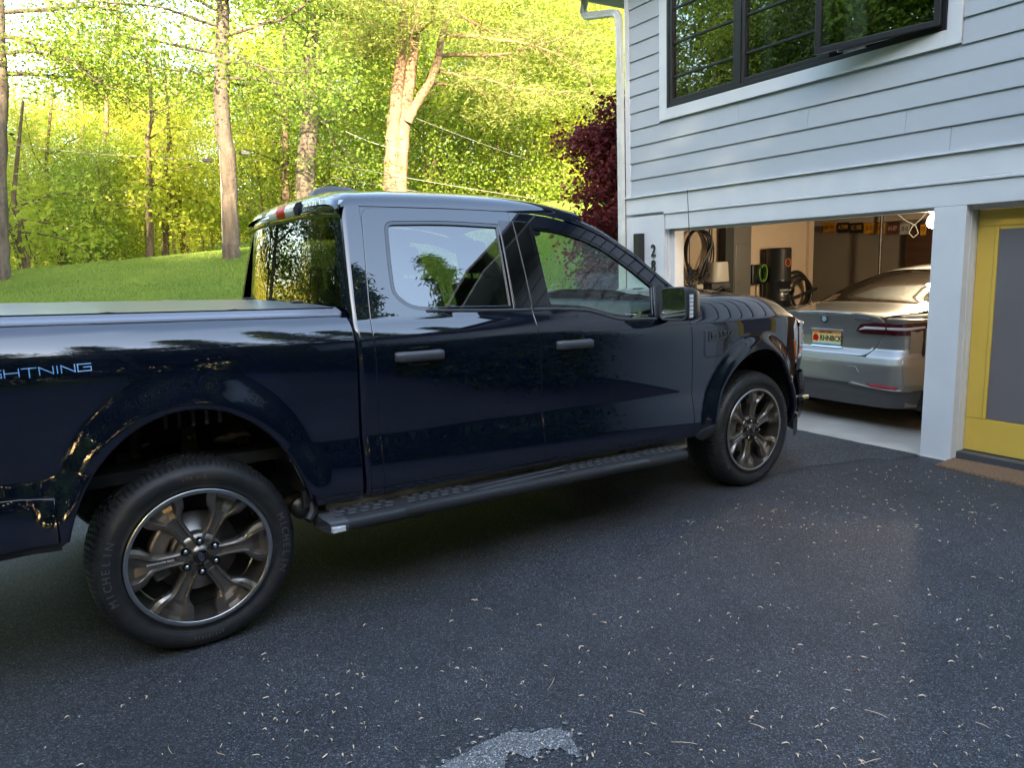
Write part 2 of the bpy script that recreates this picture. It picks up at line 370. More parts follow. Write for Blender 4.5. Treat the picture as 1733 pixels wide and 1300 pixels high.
M['bark_pine'] = bark_mat('bark_pine', (.18, .108, .062), (.29, .18, .108), 1.6)
M['bark_far'] = bark_mat('bark_far', (.11, .07, .043), (.19, .125, .08))
M['pole'] = mat('pole_wood', (.40, .37, .33), .85, noise=(3, (.28, .25, .22), 4, (4, 4, .3)))
M['wire'] = mat('wire', (.30, .28, .25), .5)
M['litter'] = leaf_mat('litter', (.66, .40, .22), (.88, .66, .46), .08)
def ground_mat():
    m = bpy.data.materials.new('lawn_soil'); m.use_nodes = True; n = m.node_tree; p = n.nodes['Principled BSDF']
    geo = n.nodes.new('ShaderNodeNewGeometry')
    a = n.nodes.new('ShaderNodeTexNoise'); a.inputs['Scale'].default_value = 1.1; a.inputs['Detail'].default_value = 8; n.links.new(geo.outputs['Position'], a.inputs[0])
    r = n.nodes.new('ShaderNodeValToRGB'); e = r.color_ramp.elements; e[0].position = .3; e[0].color = (.08, .15, .025, 1); e[1].position = .7; e[1].color = (.15, .24, .04, 1)
    n.links.new(a.outputs[0], r.inputs[0])
    n.links.new(r.outputs[0], p.inputs['Base Color']); p.inputs['Roughness'].default_value = .95; p.inputs['Specular IOR Level'].default_value = .1
    b = n.nodes.new('ShaderNodeBump'); b.inputs['Strength'].default_value = 1; b.inputs['Distance'].default_value = .05
    f = n.nodes.new('ShaderNodeTexNoise'); f.inputs['Scale'].default_value = 60; n.links.new(geo.outputs['Position'], f.inputs[0]); n.links.new(f.outputs[0], b.inputs['Height']); n.links.new(b.outputs[0], p.inputs['Normal'])
    return m
M['lawn'] = ground_mat()
M['forest_floor'] = mat('forest_floor', (.07, .10, .02), 1, noise=(1.5, (.16, .12, .05), 6), bump=(9, 1, .1))

# ------------------------------------------------------------------ ground
HA = -.0568675; HD = 5.474071; nw = np.array([math.cos(HA), math.sin(HA)]); tw = np.array([-math.sin(HA), math.cos(HA)])
def sstep(t): t = np.clip(t, 0, 1); return t*t*(3-2*t)
def terrain(x, y):
    x = np.asarray(x, float); y = np.asarray(y, float)
    base = -.01424*np.clip(x, -14, 5.6)
    crest = 1.80+.075*np.clip(x+.5, -25, 22)+.06*np.clip(x-5, 0, 12)
    yc = 16.5-.28*np.clip(x, -20, 12)           # the crest swings nearer on the right
    t = (y-4.2)/(yc-4.2)
    rise = crest*(1-(1-np.clip(t, 0, 1))**1.7)*sstep(t*3)
    z = base*(1-sstep(t*2))+rise
    back = np.clip(y-yc, 0, 60); z = z-.05*np.clip(back, 0, 8)+.028*np.clip(back-8, 0, 60)
    z = z+.5*sstep((-y-13)/12)
    return z
def at(px, dist, z=None):
    d = np.array([(px-866.5)/FPX, -(440-650)/FPX, 1.0]); v = d[0]*cr+d[1]*cu+d[2]*cf; h = v[:2]/np.linalg.norm(v[:2])
    x, y = CAM[0]+h[0]*dist, CAM[1]+h[1]*dist
    return (x, y, float(terrain(x, y))) if z is None else (x, y, z)
def hw(off, s, z=0): return (nw[0]*(HD+off)+tw[0]*s, nw[1]*(HD+off)+tw[1]*s, z)
def terrain_obj(name, xs, ys, material, dz=0):
    X, Y = np.meshgrid(xs, ys); Z = terrain(X, Y)+dz; V = np.c_[X.ravel(), Y.ravel(), Z.ravel()]; n = len(xs); m = len(ys)
    i, j = np.meshgrid(np.arange(n-1), np.arange(m-1)); b = (j*n+i).ravel(); F = np.c_[b, b+1, b+n+1, b+n]
    return tag(obj(name, fastmesh(name, V, F, material, True)), kind='structure')
xs = np.r_[-400, -200, -100, np.arange(-60, 60, 1.0), 60, 100, 200, 400]; ys = np.r_[-400, -200, -100, np.arange(-50, 3, 2.), np.arange(3, 30, .4), np.arange(30, 70, 2), 100, 200, 400]
g_ = terrain_obj('ground', xs, ys, M['lawn'], -.02)
# driveway sheet: asphalt up to the garage line, along the lawn on the far side
def sheet(name, poly, z, material, kind='structure', jag=0, step=.25):
    P = poly_resample(poly, step)
    if jag: P = P+rng.normal(0, jag, P.shape)
    lo, hi = P.min(0), P.max(0)
    r = delaunay_2d_cdt([Vector(p) for p in P], [(i, (i+1) % len(P)) for i in range(len(P))], [], 1, 1e-6)
    V = np.array([tuple(v) for v in r[0]]); F = np.array([f for f in r[2] if len(f) == 3])
    Z = -.01424*np.clip(V[:, 0], -14, 5.6)+z
    me = fastmesh(name, np.c_[V, Z], F, material); bm = bmesh.new(); bm.from_mesh(me)
    for f in bm.faces:
        if f.normal.z < 0: f.normal_flip()
    bm.to_mesh(me); bm.free(); return tag(obj(name, me), kind=kind)
e0, e1 = hw(-.002, 2.7), hw(-.002, -13)
dr = sheet('driveway', [(-14, -12.5), (e1[0], -12.5), e1[:2], e0[:2], (5.75, 3.2), (4.6, 3.9), (-2, 3.9), (-14, 4.1)], 0, M['asphalt'], step=1.0)
def gpt(u, v):      # photograph pixel on the driveway plane
    d = np.array([(u-866.5)/FPX, -(v-650)/FPX, 1.0]); r = d[0]*cr+d[1]*cu+d[2]*cf; n = np.array([.01424, 0, 1.]); t = -(CAM@n)/(r@n); return tuple((CAM+t*r)[:2])
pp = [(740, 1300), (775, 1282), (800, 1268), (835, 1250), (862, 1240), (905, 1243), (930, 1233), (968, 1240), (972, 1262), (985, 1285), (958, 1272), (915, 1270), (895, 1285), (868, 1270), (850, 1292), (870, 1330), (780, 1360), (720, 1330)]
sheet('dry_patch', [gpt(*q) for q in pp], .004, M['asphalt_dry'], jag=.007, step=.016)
fk = MB()
for k in range(60):
    q_ = random.choice(pp[:16]); c_ = np.array(gpt(q_[0]+random.gauss(0, 16), q_[1]+random.gauss(0, 7))); r0_ = random.uniform(.003, .012)
    fk.add([(*(c_+r0_*random.uniform(.5, 1.3)*np.array([math.cos(a), math.sin(a)])), -.01424*c_[0]+.0045+k*.00002) for a in np.linspace(0, 2*PI, 8)[:-1]], [tuple(range(7))])
tag(fk.build('dry_flecks', M['asphalt_dry']), kind='stuff')
a0, a1 = hw(-.012, 2.6)[:2], hw(-.012, -1.0)[:2]
dd = [a1]+[gpt(*q) for q in [(1545, 772), (1500, 780), (1478, 776), (1440, 781), (1405, 787), (1370, 789), (1335, 797), (1290, 806), (1240, 806), (1180, 790)]]+[(4.2, 2.4), a0]
sheet('dusty_asphalt', dd, .004, M['asphalt_dust'], jag=.006, step=.06)

# ------------------------------------------------------------------ house (local x = into the house, y = along the facade to the left)
HL = (nw[0]*HD, nw[1]*HD, 0)
def hroot(name, label, cat, group=None, off=0, s=0, z=0):
    p = hw(off, s, z); return empty(name, p, HA, label, cat, group)
house = hroot('house', 'two storey house with grey blue lap siding, white trim and an open garage', 'house')
def hb(name, x0, x1, y0, y1, z0, z1, m, par=house, b=.003):
    q = MB(); q.bbox(x0, x1, y0, y1, z0, z1, b) if b else q.box(x0, x1, y0, y1, z0, z1)
    return q.build(name, m, par)
SL, SR = 2.50, -12.0; ZT = 4.86
# structural walls behind the cladding
hb('wall', .03, .17, 1.95, 2.56, -.3, 2.0, M['trim'], b=0)
hb('wall', .03, .17, SR, -2.45, -.3, 2.0, M['trim'], b=0)
hb('wall', .035, .17, 2.02, 2.56, 2.0, ZT, M['siding'], b=0)
hb('wall', .035, .17, SR, -1.15, 2.0, ZT, M['siding'], b=0)
hb('wall', .035, .17, -1.15, 2.02, 2.0, 3.05, M['siding'], b=0)
hb('wall', .17, 7.4, 2.44, 2.56, 2.25, ZT, M['siding'], b=0)
hb('wall', .17, 3.5, 2.70, 2.80, -.3, 2.3, M['siding'], b=0)
# lap boards
EXP = .185
def plank(s0, s1, z0, wob=0):
    q = MB(); zb, zt = z0, z0+EXP+.02
    prof = [(-.016, zb), (-.0165, zb+.004), (-.001, zt), (.012, zt), (.012, zb)]
    q.prism([(a, b) for a, b in prof], s0, s1, 'y'); return q.build('plank', M['siding'], house)
joints = {0: [-2.02], 1: [-.75], 2: [.14], 3: [.92], 4: [-4.2], 5: [-3.1], 6: [-5.], 7: [-2.9]}
for r_ in range(14):
    z0 = 2.288+r_*EXP
    segs = [(2.50, SR)] if z0+EXP < 3.08 else [(2.50, 2.008), (-1.142, SR)]
    for a, b in segs:
        cuts = [a]+[j for j in joints.get(r_, []) if b < j < a]+[b]
        more = []
        for i in range(len(cuts)-1):
            x = cuts[i]; 
            while x-cuts[i+1] > 3.9: more.append(x-3.6); x -= 3.6
        cuts = sorted(cuts+more, reverse=True)
        for i in range(len(cuts)-1): plank(cuts[i+1]+.0012, cuts[i]-.0012, z0)
# corner boards, bands and casings, all butted
hb('corner_board', -.022, .035, 2.50, 2.575, 2.285, ZT, M['trim'])
hb('corner_board', -.022, .035, 2.50, 2.575, -.3, 2.05, M['trim'])
hb('drip_cap', -.045, .03, SR, 2.575, 2.268, 2.284, M['trim'], b=.002)
hb('band_board', -.022, .03, SR, 2.575, 2.082, 2.266, M['trim'])
hb('bead', -.030, .03, SR, 1.94, 2.052, 2.080, M['trim'], b=.006)
hb('lintel_board', -.016, .03, SR, 1.925, 1.886, 2.050, M['trim'])
hb('lintel_soffit', .03, .20, -2.4, 1.93, 1.90, 2.0, M['trim'], b=0)
hb('pilaster', -.020, .03, 1.945, 2.498, -.3, 2.05, M['trim'])
hb('jamb', .03, .17, 1.915, 1.945, -.3, 1.899, M['trim'], b=0)
hb('jamb_stop', .06, .20, 1.86, 1.914, -.3, 1.899, M['trim'])
hb('pillar', -.018, .15, -1.252, -1.012, -.3, 1.884, M['trim'])
hb('jamb_stop', .15, .2, -1.2, -1.012, -.3, 1.884, M['trim'], b=0)
hb('header_seal', .06, .16, -1.0, 1.90, 1.862, 1.899, M['trim'], b=.002)
# garage interior
hb('inner_wall', .20, 3.45, 2.70-.006, 2.70, -.08, 2.25, M['beige'], b=0)
hb('inner_wall', .17, .20, 1.93, 2.70, -.08, 2.1, M['beige'], b=0)
hb('wall', 3.45, 3.55, 2.64, 5.6, -.3, 2.3, M['beige'], b=0)
hb('wall', 3.55, 6.9, 5.5, 5.6, -.3, 2.3, M['block'], b=0)
hb('back_wall', 6.4, 6.5, -2.6, 5.6, -.3, 2.3, M['block'], b=0)
hb('inner_wall', .17, 6.5, -2.5, -2.4, -.3, 2.3, M['beige'], b=0)
hb('ceiling', .20, 3.50, -2.5, 2.70, 2.12, 2.2, M['ceiling'], b=0); hb('ceiling', 3.5, 6.45, -2.5, 5.6, 2.12, 2.2, M['ceiling'], b=0)
hb('ceiling_beam', 4.75, 4.90, -2.4, 5.5, 1.98, 2.12, M['ceiling'], b=.004)
for k in range(2): hb('door_track', .25, 3.4, 1.80-.02*k-2.7*k, 1.82-2.7*k, 2.0, 2.05, M['steel'], b=.003)
# raised garage door panels overhead
for k in range(4): hb('door_panel', .35+k*.56, .35+k*.56+.545, -.88, 1.74, 2.055, 2.09, M['inner_white'], b=.004)
hb('opener_rail', .3, 3.1, .40, .43, 1.985, 2.02, M['steel'], b=.002)
# window unit
WZ0, WZ1 = 3.16, 4.62
hb('window_casing', -.030, .03, 1.887, 2.005, 3.042, 4.75, M['trim'])
hb('window_casing', -.030, .03, -1.139, -1.035, 3.042, 4.75, M['trim'])
hb('window_casing', -.032, .03, -1.0345, 1.8865, 3.042, 3.158, M['trim'])
hb('window_casing', -.032, .03, -1.0345, 1.8865, 4.63, 4.75, M['trim'])
def ring(q, y0, y1, z0, z1, wd, x0, x1, b=.004, M_=None):
    q.bbox(x0, x1, y0, y0+wd, z0, z1, b, M_); q.bbox(x0, x1, y1-wd, y1, z0, z1, b, M_)
    q.bbox(x0, x1, y0+wd, y1-wd, z0, z0+wd, b, M_); q.bbox(x0, x1, y0+wd, y1-wd, z1-wd, z1, b, M_)
wf_ = MB(); ring(wf_, -1.033, 1.885, WZ0, WZ1, .035, -.035, .05); 
for s_ in (.91, -.046): wf_.bbox(-.036, .05, s_-.026, s_+.026, WZ0+.035, WZ1-.035, .004)
win = wf_.build('window', M['frame_black'], house)
for (a, b) in ((.94, 1.848), (-.018, .882)):
    q = MB(); ring(q, a, b, WZ0+.037, WZ1-.037, .042, -.028, .03); o = q.build('sash', M['frame_black'], win)
    MB().box(.004, .008, a+.04, b-.04, WZ0+.075, WZ1-.075).build('pane', M['pane'], win)
    for zz in (3.46, 3.80, 4.14):
        MB().bbox(-.012, .02, a+.042, b-.042, zz-.011, zz+.011, .003).build('muntin', M['frame_black'], win)
Ms = Matrix.Translation((-.035, -1.0, 0)) @ Matrix.Rotation(math.radians(12.5), 4, 'Z')
q = MB(); ring(q, 0, .93, WZ0+.03, WZ1-.037, .045, -.045, .01, .004, Ms); q.build('open_sash', M['frame_black'], win)
MB().box(-.02, -.016, .043, .887, WZ0+.07, WZ1-.08, Ms).build('pane', M['pane'], win)
MB().bbox(-.03, .0, .2, .8, WZ0+.036, WZ0+.055, .003, Matrix.Translation((-.02, -1.0, 0)) @ Matrix.Rotation(math.radians(5), 4, 'Z')).build('sash_arm', M['chrome'], win)
# room behind the window
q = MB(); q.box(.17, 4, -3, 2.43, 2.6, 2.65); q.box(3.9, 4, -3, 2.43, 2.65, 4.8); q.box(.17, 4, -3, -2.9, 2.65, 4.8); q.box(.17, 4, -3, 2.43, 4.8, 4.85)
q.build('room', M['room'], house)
for s_ in (1.86, -.99): hb('inner_jamb', .05, .17, s_-.012, s_+.012, WZ0, WZ1, M['inner_white'], b=.002)
hb('inner_sill', .05, .17, -1.0, 1.87, WZ0-.02, WZ0+.004, M['inner_white'], b=.002)
for s_, w_ in ((1.80, .05), (.80, .07), (-.12, .10)): hb('curtain', .22, .25, s_-w_, s_+w_, WZ0-.3, WZ1, M['inner_white'], b=.01)
# soffit, gutter, roof
hb('soffit', -.45, 9, 2.576, 3.43, 4.80, 4.83, M['soffit'], b=0)
hb('soffit', -.45, -.022, SR, 2.576, 4.80, 4.83, M['soffit'], b=0)
hb('fascia', -.45, 9, 3.43, 3.46, 4.72, 4.95, M['soffit'], b=.003)
hb('gutter', -.48, 9, 3.461, 3.57, 4.80, 4.94, M['downspout'], b=.012)
q = MB(); q.prism([(-.55, 4.955), (-.55, 5.0), (4.3, 6.6), (9, 5.0), (9, 4.955), (4.3, 6.5)], SR, 3.58, 'y'); q.build('roof', M['grey_plastic'], house)
# downspout: a swept rounded box with elbow ribs
def downspout(path, name='downspout'):
    q = MB(); pts = [Vector(p) for p in path]; rows = []
    for i, p in enumerate(pts):
        t = (pts[min(i+1, len(pts)-1)]-pts[max(0, i-1)]).normalized(); u = Vector((1, 0, 0)); v = t.cross(u).normalized()
        sc_ = 1.0+(.05 if (i % 2 and 4 < i < len(path)-2) else 0)
        ring_ = [(-.5, -.36), (-.36, -.5), (-.2, -.5), (-.17, -.44), (-.03, -.44), (0, -.5), (.03, -.44), (.17, -.44), (.2, -.5), (.36, -.5), (.5, -.36), (.5, .36), (.36, .5), (-.36, .5), (-.5, .36)]
        rows.append([p+u*(b*.062*sc_)+v*(a*.082*sc_) for a, b in ring_+[ring_[0]]])
    q.grid(rows, smooth=False); return q.build(name, M['downspout'], house)
pth = [(-.02, 3.30, 4.80), (-.02, 3.30, 4.62)]
for k in range(6): a = k/5*PI/2*.9; pth.append((-.04, 3.30-.11*(1-math.cos(a)), 4.57-.11*math.sin(a)))
pth += [(-.05, 2.74, 4.36)]
for k in range(1, 8): a = k/7*PI/2; pth.append((-.055, 2.735-.11*math.sin(a), 4.35-.12*(1-math.cos(a))))
pth += [(-.055, 2.618, 4.0), (-.055, 2.618, 2.0), (-.055, 2.618, 0.1)]
downspout(pth)
# yellow door
door = hb('door', .15, .19, -2.17, -1.262, .0, 1.846, M['yellow'], b=.003); door['label'] = 'yellow door with a tall frosted pane'
def dpart(n_, x0, x1, y0, y1, z0, z1, m_, b=.002):
    q = MB(); q.bbox(x0, x1, y0, y1, z0, z1, b); return q.build(n_, m_, door)
dpart('stile', .142, .15, -1.384, -1.264, .265, 1.725, M['yellow']); dpart('stile', .142, .15, -2.168, -2.05, .265, 1.725, M['yellow'])
dpart('rail', .142, .15, -2.168, -1.264, .004, .262, M['yellow']); dpart('rail', .142, .15, -2.168, -1.264, 1.728, 1.843, M['yellow'])
dpart('bead', .136, .15, -1.412, -1.387, .268, 1.722, M['yellow']); dpart('pane', .144, .15, -2.046, -1.413, .27, 1.70, M['frosted'], 0.001)
hb('door_frame', .05, .17, -1.2595, -1.2525, -.05, 1.884, M['trim'], b=.001); hb('door_frame', .10, .2, -1.2615, -1.2, -.05, 1.884, M['trim'], b=0)
hb('threshold', .05, .2, -2.45, -1.253, -.085, -.004, M['grey_plastic'], b=.004)
hb('door_head', .05, .2, -2.45, -1.253, 1.85, 1.884, M['trim'], b=0)
hb('garage_wall', .2, .25, -2.45, -2.2, -.3, 2.1, M['trim'], b=0)
# house numbers and lamp
for k, ch in enumerate('28'):
    me = text_mesh('house_number', ch, .19, M['number'], .006, bevel=.0015)
    o = obj('house_number', me, house, (-.030, 2.105, 1.655-k*.175), (PI/2, 0, -PI/2))
    o.scale = (.8, 1, 1)
lamp = hroot('wall_lamp', 'slim black box lamp on the white pilaster beside the house numbers', 'lamp', off=-.02, s=2.315, z=1.64)
MB().bbox(-.075, 0, -.055, .055, -.26, .22, .004).build('lamp_body', M['frame_black'], lamp)
MB().bbox(-.064, -.01, -.045, .045, .2205, .2225, .0005).build('lamp_lens', M['black_gloss'], lamp)
# garage slab
q = MB(); P0 = [hw(-.03, 2.69), hw(-.03, -1.3), hw(6.5, -2.5), hw(6.5, 5.6), hw(3.4, 5.6), hw(3.4, 2.72)]
q.prism([(p[0], p[1]) for p in P0], -.35, -.0745); sl_ = q.build('garage_floor', M['concrete']); tag(sl_, kind='structure')
# door mat
dm = MB(); mp = [gpt(1582, 789), gpt(1628, 772), gpt(1745, 798), gpt(1900, 835), gpt(1860, 870), gpt(1733, 825)]
P = poly_resample(mp, .03); P = P+rng.normal(0, .004, P.shape); n = len(P); z0 = -.0765
cen_ = P.mean(0)
V = [(*p, z0) for p in P]+[(*p, z0+.014) for p in P]+[(*(cen_+(p-cen_)*.97), z0+.02+rng.normal(0, .002)) for p in P]+[(*cen_, z0+.022)]
F = [(i, (i+1) % n, n+(i+1) % n, n+i) for i in range(n)]+[(n+i, n+(i+1) % n, 2*n+(i+1) % n, 2*n+i) for i in range(n)]+[(2*n+i, 2*n+(i+1) % n, 3*n) for i in range(n)]
tag(dm.add(V, F, False).build('door_mat', M['coir']), 'shaggy brown coir mat in front of the yellow door', 'door mat')
# ------------------------------------------------------------------ pickup truck (local: x forward, -y the side in view, z up)
truck = empty('pickup_truck', (0, 0, 0), 0, 'dark navy blue crew cab pickup with bronze wheels parked on the driveway', 'pickup truck')
truck.rotation_euler = (0, .01424, 0)
WB = 3.696; WZ = .408
RK = .028
def rake(x): return RK*(np.clip(x, -1.3, 3.1)-.75)
_ang = [(1.372, 22), (1.345, 30), (1.30, 24), (1.26, 11), (1.21, 3), (1.13, -1), (.95, -2.5), (.86, -3), (.826, -3), (.812, 8), (.76, 8.5), (.68, 5), (.62, 1), (.585, -3), (.565, -14), (.53, -24), (.40, -30), (.2, -30)]
_z = np.linspace(1.372, .2, 600); _a = np.interp(-_z, [-a for a, b in _ang], [b for a, b in _ang])
_w = .965+np.cumsum(np.tan(np.radians(_a)))*(_z[0]-_z[1])
def base_w(zp):
    lo = np.interp(-zp, -_z, _w)
    up = .965-.404*(zp-1.372)-.10*np.clip(zp-1.6, 0, 1)**2
    return np.where(zp > 1.372, up, lo)
def taper(x): return .115*np.clip((x-3.25)/1.08, 0, 2)**2.6+.012*np.clip((-.3-x)/.9, 0, 2)**2
def flare(x, z, x0, a, b, amt, wid):
    e = np.sqrt(((x-x0)/a)**2+((np.maximum(z, WZ-.05)-WZ)/b)**2)
    t = np.clip((e-1.0)/wid, 0, 1); return amt*(1-t*t*(3-2*t))
AR = (-.003, .495, .655); AF = (3.672, .503, .590)
def body_w(x, z):
    zp = z-0+rake(x)
    return base_w(zp)-taper(x)+flare(x, z, AR[0], AR[1], AR[2], .030, .25)+flare(x, z, AF[0], AF[1], AF[2], .044, .22)
def bed_w(x, z):
    zp = z+rake(x); t = np.clip(zp-1.352, 0, .1)
    return body_w(x, np.minimum(z, 1.372-rake(x)))-np.where(zp > 1.352, t*.25+t*t*16, 0)
def crease_soft(x, z): return body_w(x, z)
def ell(x0, a, b, t0, t1, n=26, zc=WZ): return [(x0+a*math.cos(t0+(t1-t0)*k/n), zc+b*math.sin(t0+(t1-t0)*k/n)) for k in range(n+1)]
def zr(zp, x): return zp-float(rake(x))
def both(name, outline, holes, wf, m, parent=truck, **k):
    a = panel(name, outline, holes, wf, m, parent, **k)
    b = panel(name, outline, holes, wf, m, parent, mirror=True, **k); return a, b
PT = M['paint']
# bed side: arch opening cut out
arc = ell(*AR, math.radians(162), math.radians(18))
bedo = [(-1.19, zr(.835, -1.2)), (-1.19, zr(1.386, -1.2)), (.722, zr(1.386, .72)), (.730, zr(1.33, .7)), (.726, .9), (.722, .535), (.50, .545)]
bedo += [(.487, .60)]+arc[::-1]+[(-.487, .60), (-.492, .785), (-.60, .80)]
both('bed_side', bedo, [], bed_w, PT, spacing=.022)
def low_w(x, z): return body_w(x, z)-.002
both('rear_valance', [(-.665, .606), (-.500, .612), (-.4965, .775), (-.60, .791), (-1.19, .825), (-1.19, .62)], [], low_w, PT, spacing=.04)
both('valance_strip', [(-.66, .575), (-.492, .58), (-.488, .606), (-.66, .600), (-1.2, .61), (-1.2, .575)], [], lambda x, z: body_w(x, z)-.012, M['black_plastic'], spacing=.05, depth=.04)
# wheel-arch lips
def lip(A, t0, t1, name='arch_lip'):
    for sg in (1, -1):
        rows = []
        for k in range(41):
            t = math.radians(t0-(t0-t1)*k/40)
            x = A[0]+A[1]*math.cos(t); z = WZ+A[2]*math.sin(t); w_ = float(body_w(np.array(x), np.array(z)))
            nx, nz = -math.cos(t), -math.sin(t)
            rows.append([(x+nx*d, -sg*(w_-h), z+nz*d) for d, h in ((.001, .0035), (.006, .004), (.011, .010), (.011, .05), (-.02, .09))])
        q = MB(); q.grid(rows); q.build(name, PT, truck)
lip(AR, 162, 16); lip(AF, 172, 4)
# rail cap and tonneau
for sg in (1, -1):
    rows = []
    for x in np.linspace(-1.2, .715, 40):
        z = zr(1.386, x); w_ = float(bed_w(np.array(x), np.array(z)))
        prof = [(.004, -.002), (.004, .006), (-.006, .012), (-.022, .014), (-.026, .018), (-.046, .021), (-.050, .027), (-.080, .031), (-.084, .036), (-.11, .037)]
        rows.append([(x, -sg*(w_+a), z+b) for a, b in prof])
    q = MB(); q.grid(rows); q.build('bed_rail_cap', M['rail'], truck)
q = MB(); rows = []
for x in np.linspace(-1.2, .70, 60):
    zt = zr(1.386, x)+.037; rows.append([(x, y, zt+.010*(1-(y/.85)**4)+(.0035 if abs(((x+1.2) % .48)-.24) > .225 else 0)) for y in np.linspace(-.865, .865, 31)])
q.grid(rows); q.build('tonneau_cover', M['tonneau'], truck)
for y in (-.45, .45): MB().bbox(.64, .69, y-.02, y+.02, zr(1.428, .6), zr(1.442, .6), .004).build('tonneau_latch', M['black_plastic'], truck)
MB().box(.700, .722, -.95, .95, .6, zr(1.40, .7)).build('bed_front', PT, truck)
MB().box(-1.19, .70, -.87, .87, .75, .80).build('bed_floor', M['liner'], truck)
tg = MB().bbox(-1.25, -1.195, -.90, .90, .84, zr(1.40, -1.2), .015).build('tailgate', PT, truck)
MB().bbox(-1.40, -1.20, -.95, .95, .50, .72, .03).build('rear_bumper', PT, truck)
for sg in (1, -1): MB().bbox(-1.235, -1.15, sg*.89, sg*.955, .92, 1.32, .01).build('tail_lamp', M['red_lens'], truck)
# ---- cab side doors
RT = [(1.0, 1.893), (1.4, 1.896), (1.78, 1.889)]
rdoor = poly_round([(.838, zr(.532, .84)), (.830, 1.30), (.848, 1.45), (.880, 1.65), (.903, 1.80), (.922, 1.892), (1.10, 1.899), (1.45, 1.900), (1.796, 1.893), (1.787, 1.55), (1.776, 1.34), (1.790, 1.0), (1.803, zr(.532, 1.8))], [.02, .3, .3, .4, .2, .07, .1, .2, .004, .2, .12, .2, .01], 6)
rwin = poly_round([(1.019, 1.832), (1.35, 1.840), (1.712, 1.826), (1.69, 1.58), (1.668, 1.366), (1.12, 1.386), (1.045, 1.405), (.972, 1.47), (.985, 1.62)], [.05, .2, .015, .2, .012, .10, .1, .06, .3], 5)
fdoor = poly_round([(1.811, zr(.532, 1.81)), (1.798, 1.0), (1.784, 1.34), (1.796, 1.55), (1.804, 1.892), (2.0, 1.880), (2.16, 1.852), (2.30, 1.812), (2.45, 1.752), (2.64, 1.635), (2.80, 1.512), (2.935, 1.392), (2.962, 1.30), (2.988, 1.20), (3.002, .9), (3.020, zr(.532, 3.02))], [.01, .2, .12, .2, .004, .2, .2, .2, .2, .3, .3, .03, .05, .2, .3, .02], 5)
fwin = poly_round([(1.921, 1.822), (2.10, 1.806), (2.26, 1.768), (2.42, 1.702), (2.60, 1.585), (2.765, 1.452), (2.700, 1.262), (2.45, 1.272), (2.36, 1.285), (2.16, 1.340), (1.902, 1.362), (1.908, 1.6)], [.02, .2, .2, .2, .2, .012, .02, .06, .08, .06, .012, .3], 5)
def door_w(x, z): return body_w(x, z)
dR = both('rear_door', rdoor, [rwin], door_w, PT, spacing=.024)
dF = both('front_door', fdoor, [fwin], door_w, PT, spacing=.024)
def strip(nm, out, d, wofs, m, par, dep=.01): return panel(nm, out, [poly_offset(out, d)], lambda x, z: body_w(x, z)-wofs, m, par, spacing=.03, depth=dep, edge=.003)
for i, (d, wn_, g) in enumerate(((dR, rwin, 'privacy'), (dF, fwin, 'tinted'))):
    for s_ in (0, 1):
        inn = poly_offset(wn_, .0015)
        k = dict(spacing=.03, mirror=bool(s_))
        panel('window_trim', inn, [poly_offset(inn, .017)], lambda x, z: body_w(x, z)-.002, M['black_gloss'], d[s_], depth=.014, edge=.004, **k)
        panel('window_glass', poly_offset(inn, .012), [], lambda x, z: body_w(x, z)-.011, M[g], d[s_], depth=0, **k)
# bright belt line along window bottoms and black pillar appliques
def belt(pts, par, sgs=(1, -1)):
    for sg, pr in zip((1, -1), par):
        rows = []
        for x, z in pts:
            w_ = float(body_w(np.array(x), np.array(z))); rows.append([(x, -sg*(w_+a), z+b) for a, b in ((.000, .008), (.005, .008), (.007, .003), (.006, -.006), (.0, -.010))])
        MB().grid(rows).build('belt_moulding', M['grey_plastic'], pr)
belt([(1.14, 1.386), (1.3, 1.379), (1.5, 1.369), (1.77, 1.358)], dR)
belt([(1.79, 1.358), (1.95, 1.353), (2.14, 1.339), (2.2, 1.328), (2.30, 1.298), (2.37, 1.276), (2.44, 1.266), (2.6, 1.260), (2.70, 1.254)], dF)
for pl, par in ((poly_round([(1.716, 1.845), (1.7995, 1.843), (1.7915, 1.55), (1.781, 1.372), (1.676, 1.378), (1.694, 1.6)], .006, 2), dR), (poly_round([(1.809, 1.843), (1.917, 1.838), (1.904, 1.6), (1.897, 1.374), (1.792, 1.376), (1.800, 1.55)], .006, 2), dF)):
    for s_ in (0, 1): panel('pillar_trim', pl, [], lambda x, z: body_w(x, z)+.0035, M['black_gloss'], par[s_], spacing=.04, depth=.0035, edge=.002, mirror=bool(s_))
sail = [(2.708, 1.262), (2.772, 1.448), (2.82, 1.455), (2.90, 1.385), (2.92, 1.30), (2.90, 1.258)]
for s_ in (0, 1): panel('sail_panel', sail, [], lambda x, z: body_w(x, z)+.004, M['black_plastic'], dF[s_], spacing=.04, depth=.006, mirror=bool(s_))
